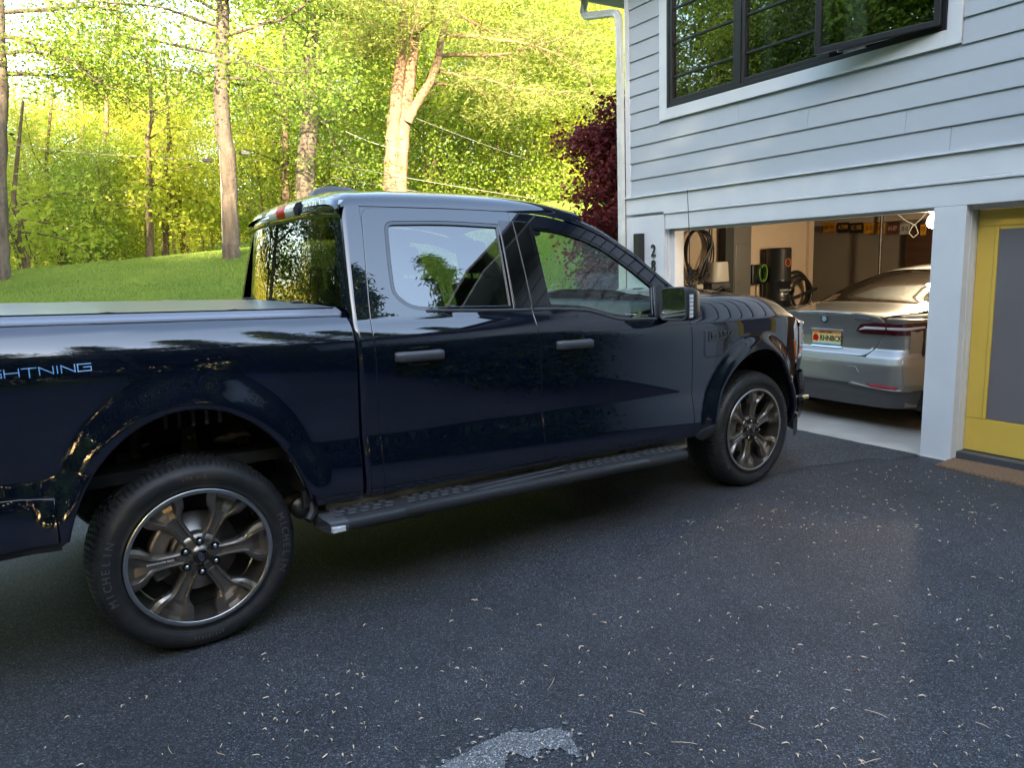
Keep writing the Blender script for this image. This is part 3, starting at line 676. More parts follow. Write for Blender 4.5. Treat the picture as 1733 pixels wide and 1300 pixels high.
# handles
def handle(x0, z0, par, sg, bz):
    w_ = float(body_w(np.array(x0+.13), np.array(z0)))
    rows = []
    for i, x in enumerate(np.linspace(x0, x0+.262, 15)):
        e = .030 if 0 < i < 14 else .012; hz = .024 if 0 < i < 14 else .020; zc = z0-.02*(x-x0)
        rows.append([(x, -sg*(w_+a*e/.03), zc+b*hz/.024) for a, b in ((-.02, -.022), (.022, -.024), (.032, -.018), (.034, .010), (.028, .022), (.0, .026), (-.02, .026))])
    q = MB(); q.grid(rows); n_ = len(rows[0])
    q.add([p for p in rows[0]], [tuple(range(n_))]); q.add([p for p in rows[-1]], [tuple(range(n_))]); q.build('handle', M['grey_plastic'], par)
    cup = MB(); c_ = poly_round([(-.055, -.045), (.055, -.045), (.075, -.02), (.07, .045), (-.07, .045), (-.075, -.02)], .015, 3)
    n2 = len(c_); P0 = [(x0+.13+a, -sg*(w_+.001), z0-.002+b) for a, b in c_]; P1 = [(x0+.13+a*.8, -sg*(w_+.0025), z0-.002+b*.8) for a, b in c_]
    cup.add(P0+P1, [(i, (i+1) % n2, n2+(i+1) % n2, n2+i) for i in range(n2)]+[tuple(range(n2, 2*n2))], False); cup.build('handle_cup', M['black_gloss'], par)
for k, sg in ((0, 1), (1, -1)): handle(.925, 1.178, dR[k], sg, 0); handle(1.898, 1.156, dF[k], sg, 0)
# ---- C pillar, cab back
cpil = [(.772, zr(.532, .77)), (.764, 1.33), (.775, 1.45), (.80, 1.65), (.825, 1.83), (.84, 1.906), (.905, 1.906), (.896, 1.80), (.873, 1.65), (.841, 1.45), (.823, 1.30), (.831, zr(.532, .83))]
both('door_frame', [(.84, 1.72), (.85, 1.918), (1.16, 1.918), (1.16, 1.895), (.97, 1.875), (.93, 1.84), (.905, 1.72)], [], lambda x, z: body_w(x, z)-.005, PT, spacing=.03)
both('cab_corner', cpil, [], body_w, PT, spacing=.02)
for sg in (1, -1):
    rows = []
    for z in list(np.linspace(zr(.54, .77), 1.30, 12))+list(np.linspace(1.33, 1.905, 22)):
        xo = np.interp(z, [1.33, 1.45, 1.65, 1.83, 1.906], [.764, .775, .80, .825, .84])
        w_ = float(body_w(np.array(xo), np.array(z)))
        row = []
        for k in range(9):
            a = k/8*PI/2; row.append((xo+.0015-.030*math.sin(a), -sg*(w_-.035*(1-math.cos(a))-.0005), z))
        row.append((xo-.034, -sg*(w_-.085), z)); rows.append(row)
    MB().grid(rows).build('cab_back_corner', PT, truck)
# rear glass
rows = []
for k in range(15):
    t = k/14; z = 1.375+t*.495; xb = .728+.052*t; ws = .885-.165*t
    rows.append([(xb+.03*abs(y/.85)**3, y, z-.022*abs(y/.85)**3*t) for y in np.linspace(-ws, ws, 25)])
MB().grid(rows).build('rear_window', M['back_glass'], truck)
MB().grid([[(r[j][0]-.003, r[j][1]*1.0, r[j][2]+d) for j in range(25)] for r, d in ((rows[0], -.03), (rows[0], .006))]).build('rear_window_seal', M['black_gloss'], truck)
MB().box(.76, .80, -.9, .9, .6, 1.375).build('cab_back_wall', PT, truck)
# ---- roof
def roof_S(x): return float(np.interp(x, [.76, .80, .86, 1.0, 1.4, 1.8, 2.0, 2.14, 2.30, 2.45, 2.68, 2.80, 2.95], [1.875, 1.895, 1.903, 1.905, 1.906, 1.899, 1.887, 1.865, 1.826, 1.765, 1.622, 1.520, 1.402]))
def crown(x): return float(np.interp(x, [.775, .80, .86, 1.1, 1.5, 1.9, 2.2, 2.36], [.010, .045, .070, .085, .092, .090, .088, .085]))
secp = [(0, 0), (.008, .16), (.022, .34), (.042, .50), (.07, .63), (.12, .76), (.20, .87), (.32, .94), (.5, .985), (.72, 1.0)]
rows = []
for x in [.778, .79, .80, .815, .84, .87, .92, 1., 1.1, 1.25, 1.4, 1.6, 1.8, 1.95, 2.05, 2.14, 2.22, 2.30]:
    S = roof_S(x); w_ = float(body_w(np.array(max(x, .8)), np.array(S)))-.001; c_ = crown(x)+.03
    half = [(x-.0*(a), -(w_-a), S+b*c_) for a, b in secp]
    if half[-1][1] > -.01: half[-1] = (x, -.01, half[-1][2])
    rows.append(half+[(x, 0, S+c_)]+[(p[0], -p[1], p[2]) for p in half[::-1]])
# roof leading edge bows forward in the middle
rows2 = [[(p[0]+(.10*(1-(p[1]/.8)**2) if r[0][0] > 2.28 else (.05*(1-(p[1]/.8)**2) if r[0][0] > 2.2 else 0)), p[1], p[2]) for p in r] for r in rows]
MB().grid(rows2).build('roof', PT, truck)
RF = rows2[-1]
# A pillars
for sg in (1, -1):
    rows = []
    for x in np.linspace(2.24, 2.985, 26):
        S = roof_S(x) if x < 2.95 else 1.402-(x-2.95)*.85; w_ = float(body_w(np.array(x), np.array(S)))-.001; sl = .85 if x > 2.4 else .5
        f = min(1, (x-2.24)/.2); wd = .075
        rows.append([(x, -sg*(w_+.0), S), (x, -sg*(w_-.006), S+.018), (x, -sg*(w_-.018), S+.034), (x+.004, -sg*(w_-.04), S+.045), (x+.010, -sg*(w_-wd), S+.047), (x+.008, -sg*(w_-wd-.004), S+.02), (x-.03, -sg*(w_-wd), S-.035), (x-.03, -sg*(w_-.03), S-.04)])
    MB().grid(rows).build('windscreen_pillar', PT, truck)
# windscreen
rows = []
for k in range(13):
    t = k/12; row = []
    for j in range(21):
        s_ = j/10-1
        xt = 2.30+.10*(1-s_*s_); yt = .70*s_; zt = roof_S(2.3)+.116-.06*abs(s_)**3
        xb = 2.965+.17*(1-s_*s_); yb = .855*s_; zb = 1.415-.025*(1-s_*s_)
        row.append((xt+(xb-xt)*t, yt+(yb-yt)*t, zt+(zb-zt)*t+.02*math.sin(t*PI)))
    rows.append(row)
MB().grid(rows).build('windscreen', M['tinted'], truck)
q = MB(); q.grid([[(xx+.03*abs(y/.85)**3, y, zz-.03*abs(y/.85)**3) for y in np.linspace(-.76, .76, 19)] for xx, zz in ((.781, 1.862), (.774, 1.885), (.776, 1.925), (.80, 1.95))]); q.build('roof_header', PT, truck)
# antenna housing and high brake lamp
rows = []
for x, hw_, h in ((.93, .035, .012), (.95, .055, .045), (.99, .065, .062), (1.05, .068, .068), (1.14, .062, .062), (1.24, .045, .036), (1.31, .02, .006)):
    zb = roof_S(x)+crown(x)+.024; rows.append([(x, y*hw_, zb+h*zz) for y, zz in ((-1.15, -.1), (-1, .55), (-.7, .95), (0, 1), (.7, .95), (1, .55), (1.15, -.1))])
MB().grid(rows).build('roof_antenna', M['grey_plastic'], truck)
cl = empty('high_brake_lamp'); cl.parent = truck; C.objects.unlink(cl); bpy.data.objects.remove(cl)
def lens(y0, y1, m, nm, par):
    rows = []
    for y in np.linspace(y0, y1, 8): rows.append([(.79+.03*abs(y/.85)**2, y, 1.890), (.758+.03*abs(y/.85)**2, y, 1.893), (.752+.03*abs(y/.85)**2, y, 1.928), (.768+.03*abs(y/.85)**2, y, 1.957), (.80, y, 1.968)])
    q = MB().grid(rows); n_ = 5; q.add(rows[0], [tuple(range(n_))]); q.add(rows[-1], [tuple(range(n_))]); return q.build(nm, m, par)
hl = lens(-.075, .075, M['red_lens'], 'high_brake_lamp', truck)
lens(-.22, -.076, M['clear_lens'], 'cargo_lens', hl); lens(.076, .22, M['clear_lens'], 'cargo_lens', hl)
lens(-.232, -.221, M['black_plastic'], 'lamp_bezel', hl)
MB().tube([(3.145, -.862, 1.36), (3.145, -.862, 1.40)], .012).build('aerial_base', M['black_plastic'], truck)
MB().tube([(3.145, -.862, 1.39), (3.14, -.860, 1.75), (3.118, -.856, 2.055)], [.0036, .003, .0022], 6).build('aerial', M['black_plastic'], truck)
# ---- front wing, bonnet, nose
arcF = ell(*AF, math.radians(166), math.radians(8))
wing = [(3.028, zr(.532, 3.02)), (3.009, .9), (2.996, 1.20), (3.2, 1.199), (3.6, 1.197), (3.95, 1.192), (4.18, 1.180), (4.245, 1.15), (4.262, 1.05), (4.27, .90), (4.29, .762), (4.195, .745)]
wing += [(AF[0]+AF[1]*math.cos(t), WZ+AF[2]*math.sin(t)) for t in np.linspace(math.radians(34), math.radians(166), 26)]+[(3.17, .52), (3.15, .47)]
both('front_wing', wing, [], body_w, PT, spacing=.022)
lowb = [(4.297, .752), (4.196, .735)]+[(AF[0]+AF[1]*math.cos(t), WZ+AF[2]*math.sin(t)) for t in np.linspace(math.radians(31), math.radians(2), 8)]+[(4.178, .36), (4.30, .33), (4.31, .55)]
both('bumper_side', lowb, [], body_w, PT, spacing=.022)
both('arch_mudflap', [(3.105, .43), (3.15, .463), (3.172, .54), (3.085, .50), (3.05, .46)], [], lambda x, z: body_w(x, z)+.004, M['black_plastic'], spacing=.03)
def edge_w(x): return float(body_w(np.array(x), np.array(1.19)))-.0015
rows = []
for x in np.linspace(2.992, 4.30, 40):
    W_ = edge_w(min(x, 4.24)); z0_ = float(np.interp(x, [2.99, 3.95, 4.18, 4.245, 4.30], [1.203, 1.196, 1.184, 1.160, 1.13]))
    top = float(np.interp(x, [2.99, 3.2, 3.6, 3.9, 4.1, 4.3], [1.0, 1.0, .98, .93, .86, .72]))
    if x > 4.24: W_ -= (x-4.24)*.35
    pr = [(0, 0), (.006, .010), (.03, .030), (.07, .066), (.12, .105), (.17, .135), (.215, .152), (.245, .160), (.28, .156), (.31, .162), (.36, .172), (.45, .182), (.56, .186), (.62, .196), (.68, .206), (.78, .210)]
    half = [(x, -(W_-a), z0_+b*top) for a, b in pr]; rows.append(half+[(x, 0, z0_+.213*top)]+[(p[0], -p[1], p[2]) for p in half[::-1]])
for k in range(1, 9):     # nose rolls over
    t = k/8*PI/2; r0 = rows[39]; rows.append([(p[0]+.24*math.sin(t)*(1-.55*abs(p[1]/.93)**4), p[1]*(1-.06*math.sin(t)**3), 1.09+(p[2]-1.09)*math.cos(t)**1.2+.0) for p in r0])
MB().grid(rows).build('bonnet', PT, truck)
q = MB()
for sg in (1, -1): q.grid([[(x, -sg*y, 1.208+.2*0+h) for y, h in ((.70, .178), (.78, .163))] for x in (3.0, 3.1)])
# cowl
q = MB(); q.grid([[(2.93+.17*(1-s_*s_), .9*s_, 1.375) for s_ in np.linspace(-1, 1, 15)], [(3.12, .78*s_, 1.40) for s_ in np.linspace(-1, 1, 15)]]); q.build('cowl', M['black_plastic'], truck)
# front fascia
plan = [(4.265, .915), (4.33, .895), (4.40, .86), (4.46, .80), (4.51, .70), (4.545, .55), (4.565, .3), (4.57, 0)]
def front(nm, z0, z1, m, dx=0, n=6, bul=.01, yr=None, par=truck):
    P = plan+[(a, -b) for a, b in plan[-2::-1]]
    if yr: P = [p for p in P if yr[0] <= p[1] <= yr[1]]
    rows = []
    for k in range(n):
        t = k/(n-1); b_ = bul*math.sin(t*PI); rows.append([(a+dx+b_*(1 if abs(b) < .9 else .4), b+(1 if b > 0 else -1)*(dx*.7+b_*.5)*(abs(b) > .5), z0+(z1-z0)*t) for a, b in P])
    return MB().grid(rows).build(nm, m, par)
front('front_panel', .757, 1.10, PT, bul=.02); fb = front('front_bumper', .40, .750, PT, dx=.022, bul=.02); front('front_valance', .26, .40, M['black_plastic'], dx=.0, bul=.0)
front('light_bar', 1.10, 1.135, M['clear_lens'], dx=.012)
for sg in (1, -1):
    yr = (.72, .93) if sg > 0 else (-.93, -.72)
    h_ = front('headlamp', .86, 1.10, M['clear_lens'], dx=.012, yr=yr)
    both_ = front('indicator', .90, .955, M['amber'], dx=.018, yr=(yr[0], yr[1]), par=h_, bul=.002)
for s_ in (0, 1):
    panel('headlamp_side', [(4.222, 1.155), (4.264, 1.05), (4.275, .90), (4.285, .86), (4.262, .83), (4.245, .90), (4.212, 1.02), (4.19, 1.10)], [], lambda x, z: body_w(x, z)+.004, M['clear_lens'], truck, spacing=.03, mirror=bool(s_))
    panel('side_marker', [(4.258, .875), (4.238, .92), (4.213, 1.01), (4.204, 1.0), (4.232, .90), (4.250, .86)], [], lambda x, z: body_w(x, z)+.008, M['amber'], truck, spacing=.03, depth=.004, mirror=bool(s_))
for sg in (1, -1): MB().bbox(4.30, 4.385, -sg*.965, -sg*.885, .545, .575, .009).build('bumper_bracket', M['chrome'], truck)
q = MB(); q.bbox(4.50, 4.585, -.55, .55, .80, 1.07, .03); q.build('grille', M['black_gloss'], truck)
# charge flap
cf_o = poly_round([(3.118, 1.168), (3.395, 1.164), (3.415, 1.13), (3.415, 1.06), (3.335, .985), (3.118, .985)], [.035, .03, .02, .03, .06, .035], 5)
fl = panel('charge_flap', cf_o, [], lambda x, z: body_w(x, z)+.0025, PT, truck, spacing=.025, depth=.004, edge=.003)
panel('flap_seal', poly_offset(cf_o, -.010), [poly_offset(cf_o, -.0015)], lambda x, z: body_w(x, z)+.001, M['black_gloss'], fl, spacing=.03, depth=.003, edge=.002)
inn = poly_round([(3.15, 1.148), (3.39, 1.144), (3.40, 1.082), (3.15, 1.082)], .01, 3)
panel('flap_plate', inn, [], lambda x, z: body_w(x, z)+.006, M['black_gloss'], fl, spacing=.03, depth=.004, edge=.002)
def side_text(txt, size, x, z, m, par, ext=.0015, lift=.002, sp=1.0, depth=.0015, sx=1, nm='lettering'):
    me = text_mesh(nm, txt, size, m, depth, sp); V = np.array([v.co for v in me.vertices])
    X = V[:, 0]*sx+x; Z = V[:, 1]+z; Wd = body_w(X, Z)+lift+(V[:, 2]); P = np.c_[X, -Wd, Z]
    for v, p in zip(me.vertices, P): v.co = p
    return obj(nm, me, par)
side_text('F-150', .062, 3.272, 1.118, M['grey_plastic'], fl, lift=.010, depth=.003, sx=1.45)
side_text('XLT', .020, 3.365, 1.062, M['grey_plastic'], fl, lift=.004)
# LIGHTNING decal: outlined letters made of thin strokes
def stroke_text(x_end, z, h):
    q = MB(); L = {'L': [[(0, 1), (0, 0), (1, 0)]], 'I': [[(.5, 0), (.5, 1)]], 'G': [[(1, 1), (0, 1), (0, 0), (1, 0), (1, .55), (.45, .55)]], 'H': [[(0, 0), (0, 1)], [(1, 0), (1, 1)], [(0, .5), (1, .5)]],
         'T': [[(0, 1), (1, 1)], [(.5, 1), (.5, -.25)]], 'N': [[(0, 0), (0, 1), (1, 0), (1, 1)]]}
    x = x_end; wd = .043
    for ch in 'GNINTHGIL':
        w_ = wd*(.15 if ch == 'I' else 1.0); x -= w_
        for st in L[ch]:
            for off in ((0, 0),):
                for (a, b), (c, d) in zip(st[:-1], st[1:]):
                    p = np.array([x+a*w_, z+b*h]); r = np.array([x+c*w_, z+d*h]); t = (r-p)/np.linalg.norm(r-p); nn = np.array([-t[1], t[0]])
                    p = p+nn*off[0]-t*.002; r = r+nn*off[0]+t*.002
                    cs = [p-nn*.0016, r-nn*.0016, r+nn*.0016, p+nn*.0016]
                    V = [(c_[0], -(float(body_w(np.array(c_[0]), np.array(c_[1])))+.0012), c_[1]) for c_ in cs]; q.add(V, [(0, 1, 2, 3)])
        x -= .0095
    return q.build('lightning_decal', M['badge_blue'], truck)
stroke_text(-.325, 1.245, .026)
# ---- sills, steps, underbody
both('sill', [(.56, .565), (3.02, .50), (3.02, .39), (.56, .44)], [], lambda x, z: .965+.02*np.sin(z*40)+0*x, M['dusty'], spacing=.06, depth=.05)
MB().box(.60, 3.1, -.80, .80, .33, .46).build('underbody', M['liner'], truck)
for x in (1.05, 1.75, 2.45): MB().bbox(x-.03, x+.03, -.96, -.90, .34, .50, .008).build('step_bracket', M['black_plastic'], truck)
for sg in (1, -1):
    stp = MB(); rows = []
    def stz(x): return zr(.435, x)-.0
    xs_ = [.60, .64, .72, .88, .885, .9, 1.3, 1.7, 2.1, 2.49, 2.50, 2.505, 2.7, 2.84]
    def sec(x, o): 
        z = .476-.026*(x-.6)
        return [(x, -sg*p, z+q_) for p, q_ in ((.93, .012), (1.00, .014), (1.075, .010), (1.112+o, .004), (1.125+o, -.004), (1.128+o, -.030), (1.118+o, -.052), (1.06, -.060), (.96, -.055), (.93, .012))]
    rows = [sec(x, (.0 if .89 < x < 2.497 else .012)) for x in xs_]
    stp.grid(rows); stp.add(rows[-1][:-1], [tuple(range(9))]); board = stp.build('side_step', M['black_plastic'], truck)
    # angled rear end of the step
    q = MB(); z = .476; a_ = sec(.60, .012); e_ = [(.50 if i in (0, 8) else (.505 if i < 3 else .522), p[1]*(.985 if i in (3, 4, 5, 6) else 1), p[2]-.002) for i, p in enumerate(a_[:-1])]; e_.append(e_[0])
    q.grid([a_, e_], smooth=False); q.add(e_[:-1], [tuple(range(9))]); q.build('step_end', M['grey_plastic'], board)
    q = MB(); q.bbox(.522, .585, -sg*1.142, -sg*1.1185, .432, .458, .004); q.build('step_lamp', M['clear_lens'], board)
    # tread pads
    for r0, r1 in ((.56, .86), (.93, 1.28), (1.95, 2.46), (2.53, 2.80)):
        k = 0
        for x in np.arange(r0, r1, .062):
            for yy in (1.075, 1.035, .99):
                if (k+int(yy*100)) % 2 == 0: pass
                z = .476-.026*(x-.6)+.0115-(yy-1.0)*.03
                xx = x+(.02 if yy == 1.035 else 0)
                MB().bbox(xx, xx+.038, -sg*(yy+.013), -sg*(yy-.013), z, z+.006, .002).build('tread_pad', M['grey_plastic'], board)
            k += 1
    q = MB(); q.bbox(1.32, 1.9, -sg*1.09, -sg*1.07, .455, .466, .003); q.bbox(1.30, 1.92, -sg*1.045, -sg*1.03, .460, .470, .003); q.build('step_ridge', M['grey_plastic'], board)
    q = MB(); q.tube([(.50, -sg*.93, .62), (.50, -sg*.96, .56), (.495, -sg*.98, .50), (.46, -sg*1.0, .47)], [.02, .024, .026, .02], 8); q.build('splash_guard', M['black_plastic'], truck)
    MB().bbox(.45, .53, -sg*.985, -sg*.955, .52, .60, .006).build('guard_bracket', M['black_plastic'], truck)
# wheel housings
def housing(x0, a, b, ta, tb, nm='wheel_housing'):
    for sg in (1, -1):
        q = MB(); rows = []
        for k in range(37):
            t = math.radians(ta-(ta-tb)*k/36); c_, s_ = math.cos(t), math.sin(t)
            rb = 1+.02*math.sin(k*1.9)
            rows.append([(x0+c_*(a+.03)*rb, -sg*y, WZ+s_*(b+.03)*rb) for y in (.965, .90, .75, .52)])
        q.grid(rows); q.add([(x0+a*math.cos(t), -sg*.52, WZ+b*math.sin(t)) for t in np.linspace(math.radians(ta), math.radians(tb), 24)], [tuple(range(24))]); hs = q.build(nm, M['liner'], truck)
        for xx, zz, h in ((-.22, .90, .10), (0.05, .98, .14), (.28, .90, .12)):
            q = MB(); q.prism([(x0+xx-.05, WZ+zz-.55-h), (x0+xx+.05, WZ+zz-.55-h), (x0+xx+.025, WZ+zz-.47), (x0+xx-.025, WZ+zz-.47)], -sg*.70, -sg*.68, 'y'); br = q.build('liner_bracket', M['rust'], hs)
            MB().rev([(0, -.006), (.011, -.006), (.011, .004), (0, .004)], 8, 'y', c=(x0+xx, -sg*.705, WZ+zz-.52)).build('bolt', M['steel'], hs)
        for k in range(5):
            q = MB(); x_ = x0-.06+k*.055; q.bbox(x_-.008, x_+.008, -sg*.84, -sg*.66, WZ+b*.86, WZ+b*.98, .003); q.build('liner_rib', M['black_plastic'], hs)
housing(AR[0], AR[1]-.02, AR[2]-.03, 162, 14); housing(AF[0], AF[1]-.02, AF[2]-.03, 174, 2)
# suspension seen through the rear arch
MB().tube([(.0, -.75, WZ), (.0, .75, WZ)], .06, 12).build('axle', M['rust'], truck)
MB().tube([(.02, -.70, WZ-.05), (.30, -.68, .42), (.52, -.66, .47), (.60, -.66, .48)], [.035, .03, .045, .05], 10).build('control_arm', M['rust'], truck)
MB().rev([(0, -.03), (.055, -.03), (.055, .0), (.02, .01), (0, .01)], 16, 'y', c=(.52, -.72, .45)).build('arm_bushing', M['steel'], truck)
MB().tube([(-.2, -.62, .45), (-.16, -.66, .95)], [.03, .026], 10).build('damper', M['rust'], truck)
pts = [(-.12+.06*math.cos(a), -.60+.06*math.sin(a), .50+.012*a) for a in np.linspace(0, 30, 120)]
MB().tube(pts, .008, 6).build('spring', M['steel'], truck)
# ---- door mirror
for k, sg in ((0, 1), (1, -1)):
    mr = MB(); rows = []
    def msec(x, f):
        pr = poly_round([(-.108, -.095), (.110, -.088), (.100, .105), (-.105, .10)], .04, 5); return [(x+.02*(b > 0)*0, -sg*(1.125+a*f), 1.343+b*f) for a, b in pr]
    secs = [(2.705, 1.0), (2.712, 1.02), (2.75, 1.03), (2.80, .97), (2.84, .84), (2.862, .62), (2.868, .3)]
    rows = [msec(x, f)+[msec(x, f)[0]] for x, f in secs]; mr.grid(rows); mr.add(rows[-1][:-1], [tuple(range(len(rows[-1])-1))]); mh = mr.build('door_mirror', M['black_plastic'], truck)
    g = msec(2.711, .90); MB().add(g, [tuple(range(len(g)))]).build('mirror_glass', M['mirror'], mh)
    ri = MB(); ri.grid([[(2.7045, p[1], p[2]) for p in rows[0]], [(2.702, p[1]*1+( -sg*1.125-p[1])*.08, p[2]+(1.343-p[2])*.08) for p in rows[0]], [(2.713, p[1]+( -sg*1.125-p[1])*.11, p[2]+(1.343-p[2])*.11) for p in rows[0]]]); ri.build('mirror_rim', M['grey_plastic'], mh)
    for j in range(6):
        MB().bbox(2.728, 2.758, -sg*1.2375, -sg*1.224, 1.268+j*.0235, 1.288+j*.0235, .002).build('turn_signal', M['clear_lens'], mh)
    q = MB(); q.tube([(2.80, -sg*.97, 1.275), (2.79, -sg*1.03, 1.268), (2.77, -sg*1.08, 1.272)], [.03, .028, .03], 10); q.build('mirror_stalk', M['black_plastic'], mh)
# ---- wheels
WV = 22*25.4/2000
def make_wheel(side_depth=0):
    wh = empty('wheel'); C.objects.unlink(wh) if False else None
    R_ = .4165
    prof = [(.292, -.02), (.300, -.006), (.306, -.0035), (.312, -.008), (.330, .004), (.350, .010), (.372, .008), (.388, -.004), (.400, -.018), (.4085, -.033), (.4135, -.055), (.4160, -.085), (.4162, -.092), (.4070, -.094), (.4070, -.101), (.4162, -.103), (.4165, -.138), (.4075, -.140), (.4075, -.148), (.4165, -.150), (.4162, -.19), (.407, -.192), (.407, -.20), (.416, -.202), (.413, -.235), (.400, -.268), (.36, -.285), (.30, -.27)]
    N = 400; V = []; F = []
    for k in range(N):
        a = 2*PI*k/N; ph = k % 4
        for i, (r, h) in enumerate(prof):
            rr = r; hh = h
            if 8 <= i <= 11 and ph == 0: rr -= .0045
            if 13+1 <= i <= 16 and ph == 2: rr -= .004
            if i in (9,) and ph == 0: hh -= .003
            if 19 <= i <= 20 and ph == 0: rr -= .004
            if 23 <= i <= 25 and ph == 2: rr -= .005
            V.append((rr*math.cos(a), -hh, rr*math.sin(a)))
    n_ = len(prof)
    for k in range(N):
        for i in range(n_-1):
            a, b = k*n_+i, ((k+1) % N)*n_+i; F.append((a, b, b+1, a+1))
    q = MB(); q.add(V, F, False); ty = q.build('tyre', M['tyre'], wh); 
    for p in ty.data.polygons: p.use_smooth = (p.index % (n_-1)) < 8 or (p.index % (n_-1)) > 24
    # raised sidewall rings
    q = MB(); 
    for r in (.322, .3835): q.rev([(r-.002, -.004 if r < .35 else .004), (r, -.0095 if r < .35 else -.0005), (r+.002, -.004 if r < .35 else .004)], 96, 'y')
    # (outside is -y)
    def shw(r): return float(np.interp(r, [.306, .312, .330, .350, .372, .388, .40], [-.0035, -.008, .004, .010, .008, -.004, -.018]))
    q = MB()
    for r in (.3235, .3840):
        q.rev([(r-.0025, -shw(r-.0025)+.001), (r, -shw(r)-.0018), (r+.0025, -shw(r+.0025)+.001)], 96, 'y')
    q.build('sidewall_ring', M['tyre'], wh)
    for word, a0 in (('MICHELIN', 178), ('MICHELIN', -2), ('LTX A/T', 90), ('275/50R22', -90)):
        big = word == 'MICHELIN'; sz = .043 if big else .018; rr = .356 if big else .350; stp_ = 5.6 if big else 2.3
        tm = bmesh.new()
        for i, ch in enumerate(word):
            a = math.radians(a0-(i-(len(word)-1)/2)*stp_)
            if ch == ' ': continue
            me = text_mesh('ch', ch, sz, M['tyre_text'], .0012)
            c, s = math.cos(a), math.sin(a)
            T = Matrix(((s, c, 0, rr*c), (0, 0, -1, -.0105), (-c, s, 0, rr*s), (0, 0, 0, 1)))
            me.transform(T); tm.from_mesh(me)
        me = bpy.data.meshes.new('tyre_lettering'); tm.to_mesh(me); tm.free(); me.materials.append(M['tyre_text']); obj('tyre_lettering', me, wh)
    # rim barrel + machined lip
    q = MB(); q.rev([(.2975, .0), (.2975, -.004), (.2955, -.0065), (.2805, -.0055), (.2785, -.0035)], 128, 'y'); q.build('rim_lip', M['machined'], wh)
    q = MB(); q.rev([(.2785, -.0035), (.2783, .004), (.278, .012), (.2765, .03), (.272, .06), (.266, .12), (.262, .20)], 96, 'y'); rim = q.build('rim', M['bronze'], wh)
    # spokes: y<0 is outside
    sp = MB()
    rs = [.058, .075, .10, .13, .16, .182, .201, .218, .236, .254, .268, .277]
    half = [.036, .033, .031, .032, .035, .040, .052, .067, .079, .088, .093, .096]
    hc = [.028, .027, .027, .026, .024, .021, .018, .015, .013, .011, .0095, .0085]
    for k in range(6):
        an = k*PI/3; rows = []
        for r, hf, h in zip(rs, half, hc):
            fork = max(0, min(1, (r-.20)/.05))
            ins = .55-.0*fork; row = []
            prof_ = [(-1.0, .040), (-.97, .012), (-.80, .0035), (-.60, .0), (-.50-.10*fork, .0015), (-.36-.10*fork, .010+.020*fork), (0, .012+.024*fork), (.36+.10*fork, .010+.020*fork), (.50+.10*fork, .0015), (.60, .0), (.80, .0035), (.97, .012), (1.0, .040)]
            for t, dh in prof_:
                tt = t*hf; rad = math.sqrt(max(r*r-tt*tt, (r*.9)**2)) if r > .2 else r
                x = rad*math.cos(an)-tt*math.sin(an); z = rad*math.sin(an)+tt*math.cos(an); row.append((x, h+dh, z))
            rows.append(row)
        sp.grid(rows, smooth=False)
    sp.build('spokes', M['bronze'], wh)
    # facets between spoke forks at the rim
    for k in range(6):
        q = MB(); an = k*PI/3+PI/6; rows = []
        for j in range(9):
            a = an+math.radians((j-4)/4*11.5); rows.append([(r*math.cos(a), h, r*math.sin(a)) for r, h in ((.2845, .000), (.279, .010), (.2755, .05))])
        q.grid(rows); q.build('rim_facet', M['bronze'], wh)
    q = MB(); q.rev([(.0, .016), (.034, .016), (.036, .020), (.05, .026), (.066, .030), (.092, .036), (.096, .046), (.098, .09)], 48, 'y'); q.build('hub', M['bronze'], wh)
    q = MB(); q.rev([(0, .0095), (.028, .0095), (.0315, .012), (.0325, .018)], 40, 'y'); cap = q.build('centre_cap', M['black_gloss'], wh)
    q = MB(); V = []; n_ = 40
    for rr_, hh in ((1, .0098), (1, .0085), (.88, .0085), (.88, .0098)):
        for j in range(n_): a = 2*PI*j/n_; V.append((.021*rr_*math.cos(a), hh-.001, .0095*rr_**1.6*math.sin(a)))
    q.add(V, [(i*n_+j, i*n_+(j+1) % n_, (i+1)*n_+(j+1) % n_, (i+1)*n_+j) for i in range(3) for j in range(n_)]); 
    me = text_mesh('t', 'Ford', .014, M['chrome'], .0006, shear=.3); me.transform(Matrix(((1, 0, 0, 0), (0, 0, -1, .0085), (0, 1, 0, 0), (0, 0, 0, 1))))
    bm = bmesh.new(); bm.from_mesh(me); tmp = bpy.data.meshes.new('e'); tmp.from_pydata(q.v, [], q.f); bm.from_mesh(tmp); me2 = bpy.data.meshes.new('cap_emblem'); bm.to_mesh(me2); bm.free(); me2.materials.append(M['chrome'])
    me2.transform(Matrix.Rotation(math.radians(78), 4, 'Y')); obj('cap_emblem', me2, wh)
    for k in range(6):
        a = PI/2+k*PI/3; c_ = (.0675*math.cos(a), 0, .0675*math.sin(a))
        MB().rev([(.0185, .014), (.0185, .022), (.013, .032)], 16, 'y', c=c_).build('nut_pocket', M['bronze_dark'], wh)
        MB().rev([(0, .004), (.006, .0045), (.0095, .008), (.0105, .012), (.0125, .030)], 6, 'y', smooth=False, c=c_).build('lug_nut', M['chrome'], wh)
    me = text_mesh('spoke_lettering', 'FORD PERFORMANCE', .0105, M['white_print'], .0004)
    me.transform(Matrix.Translation((-.155, .0225, .0085)) @ Matrix(((-1, 0, 0, 0), (0, 0, -1, 0), (0, -1, 0, 0), (0, 0, 0, 1)))); obj('spoke_lettering', me, wh)
    MB().tube([(.27*math.cos(.55), .03, .27*math.sin(.55)), (.262*math.cos(.55), .01, .262*math.sin(.55))], .004, 6).build('valve', M['black_plastic'], wh)
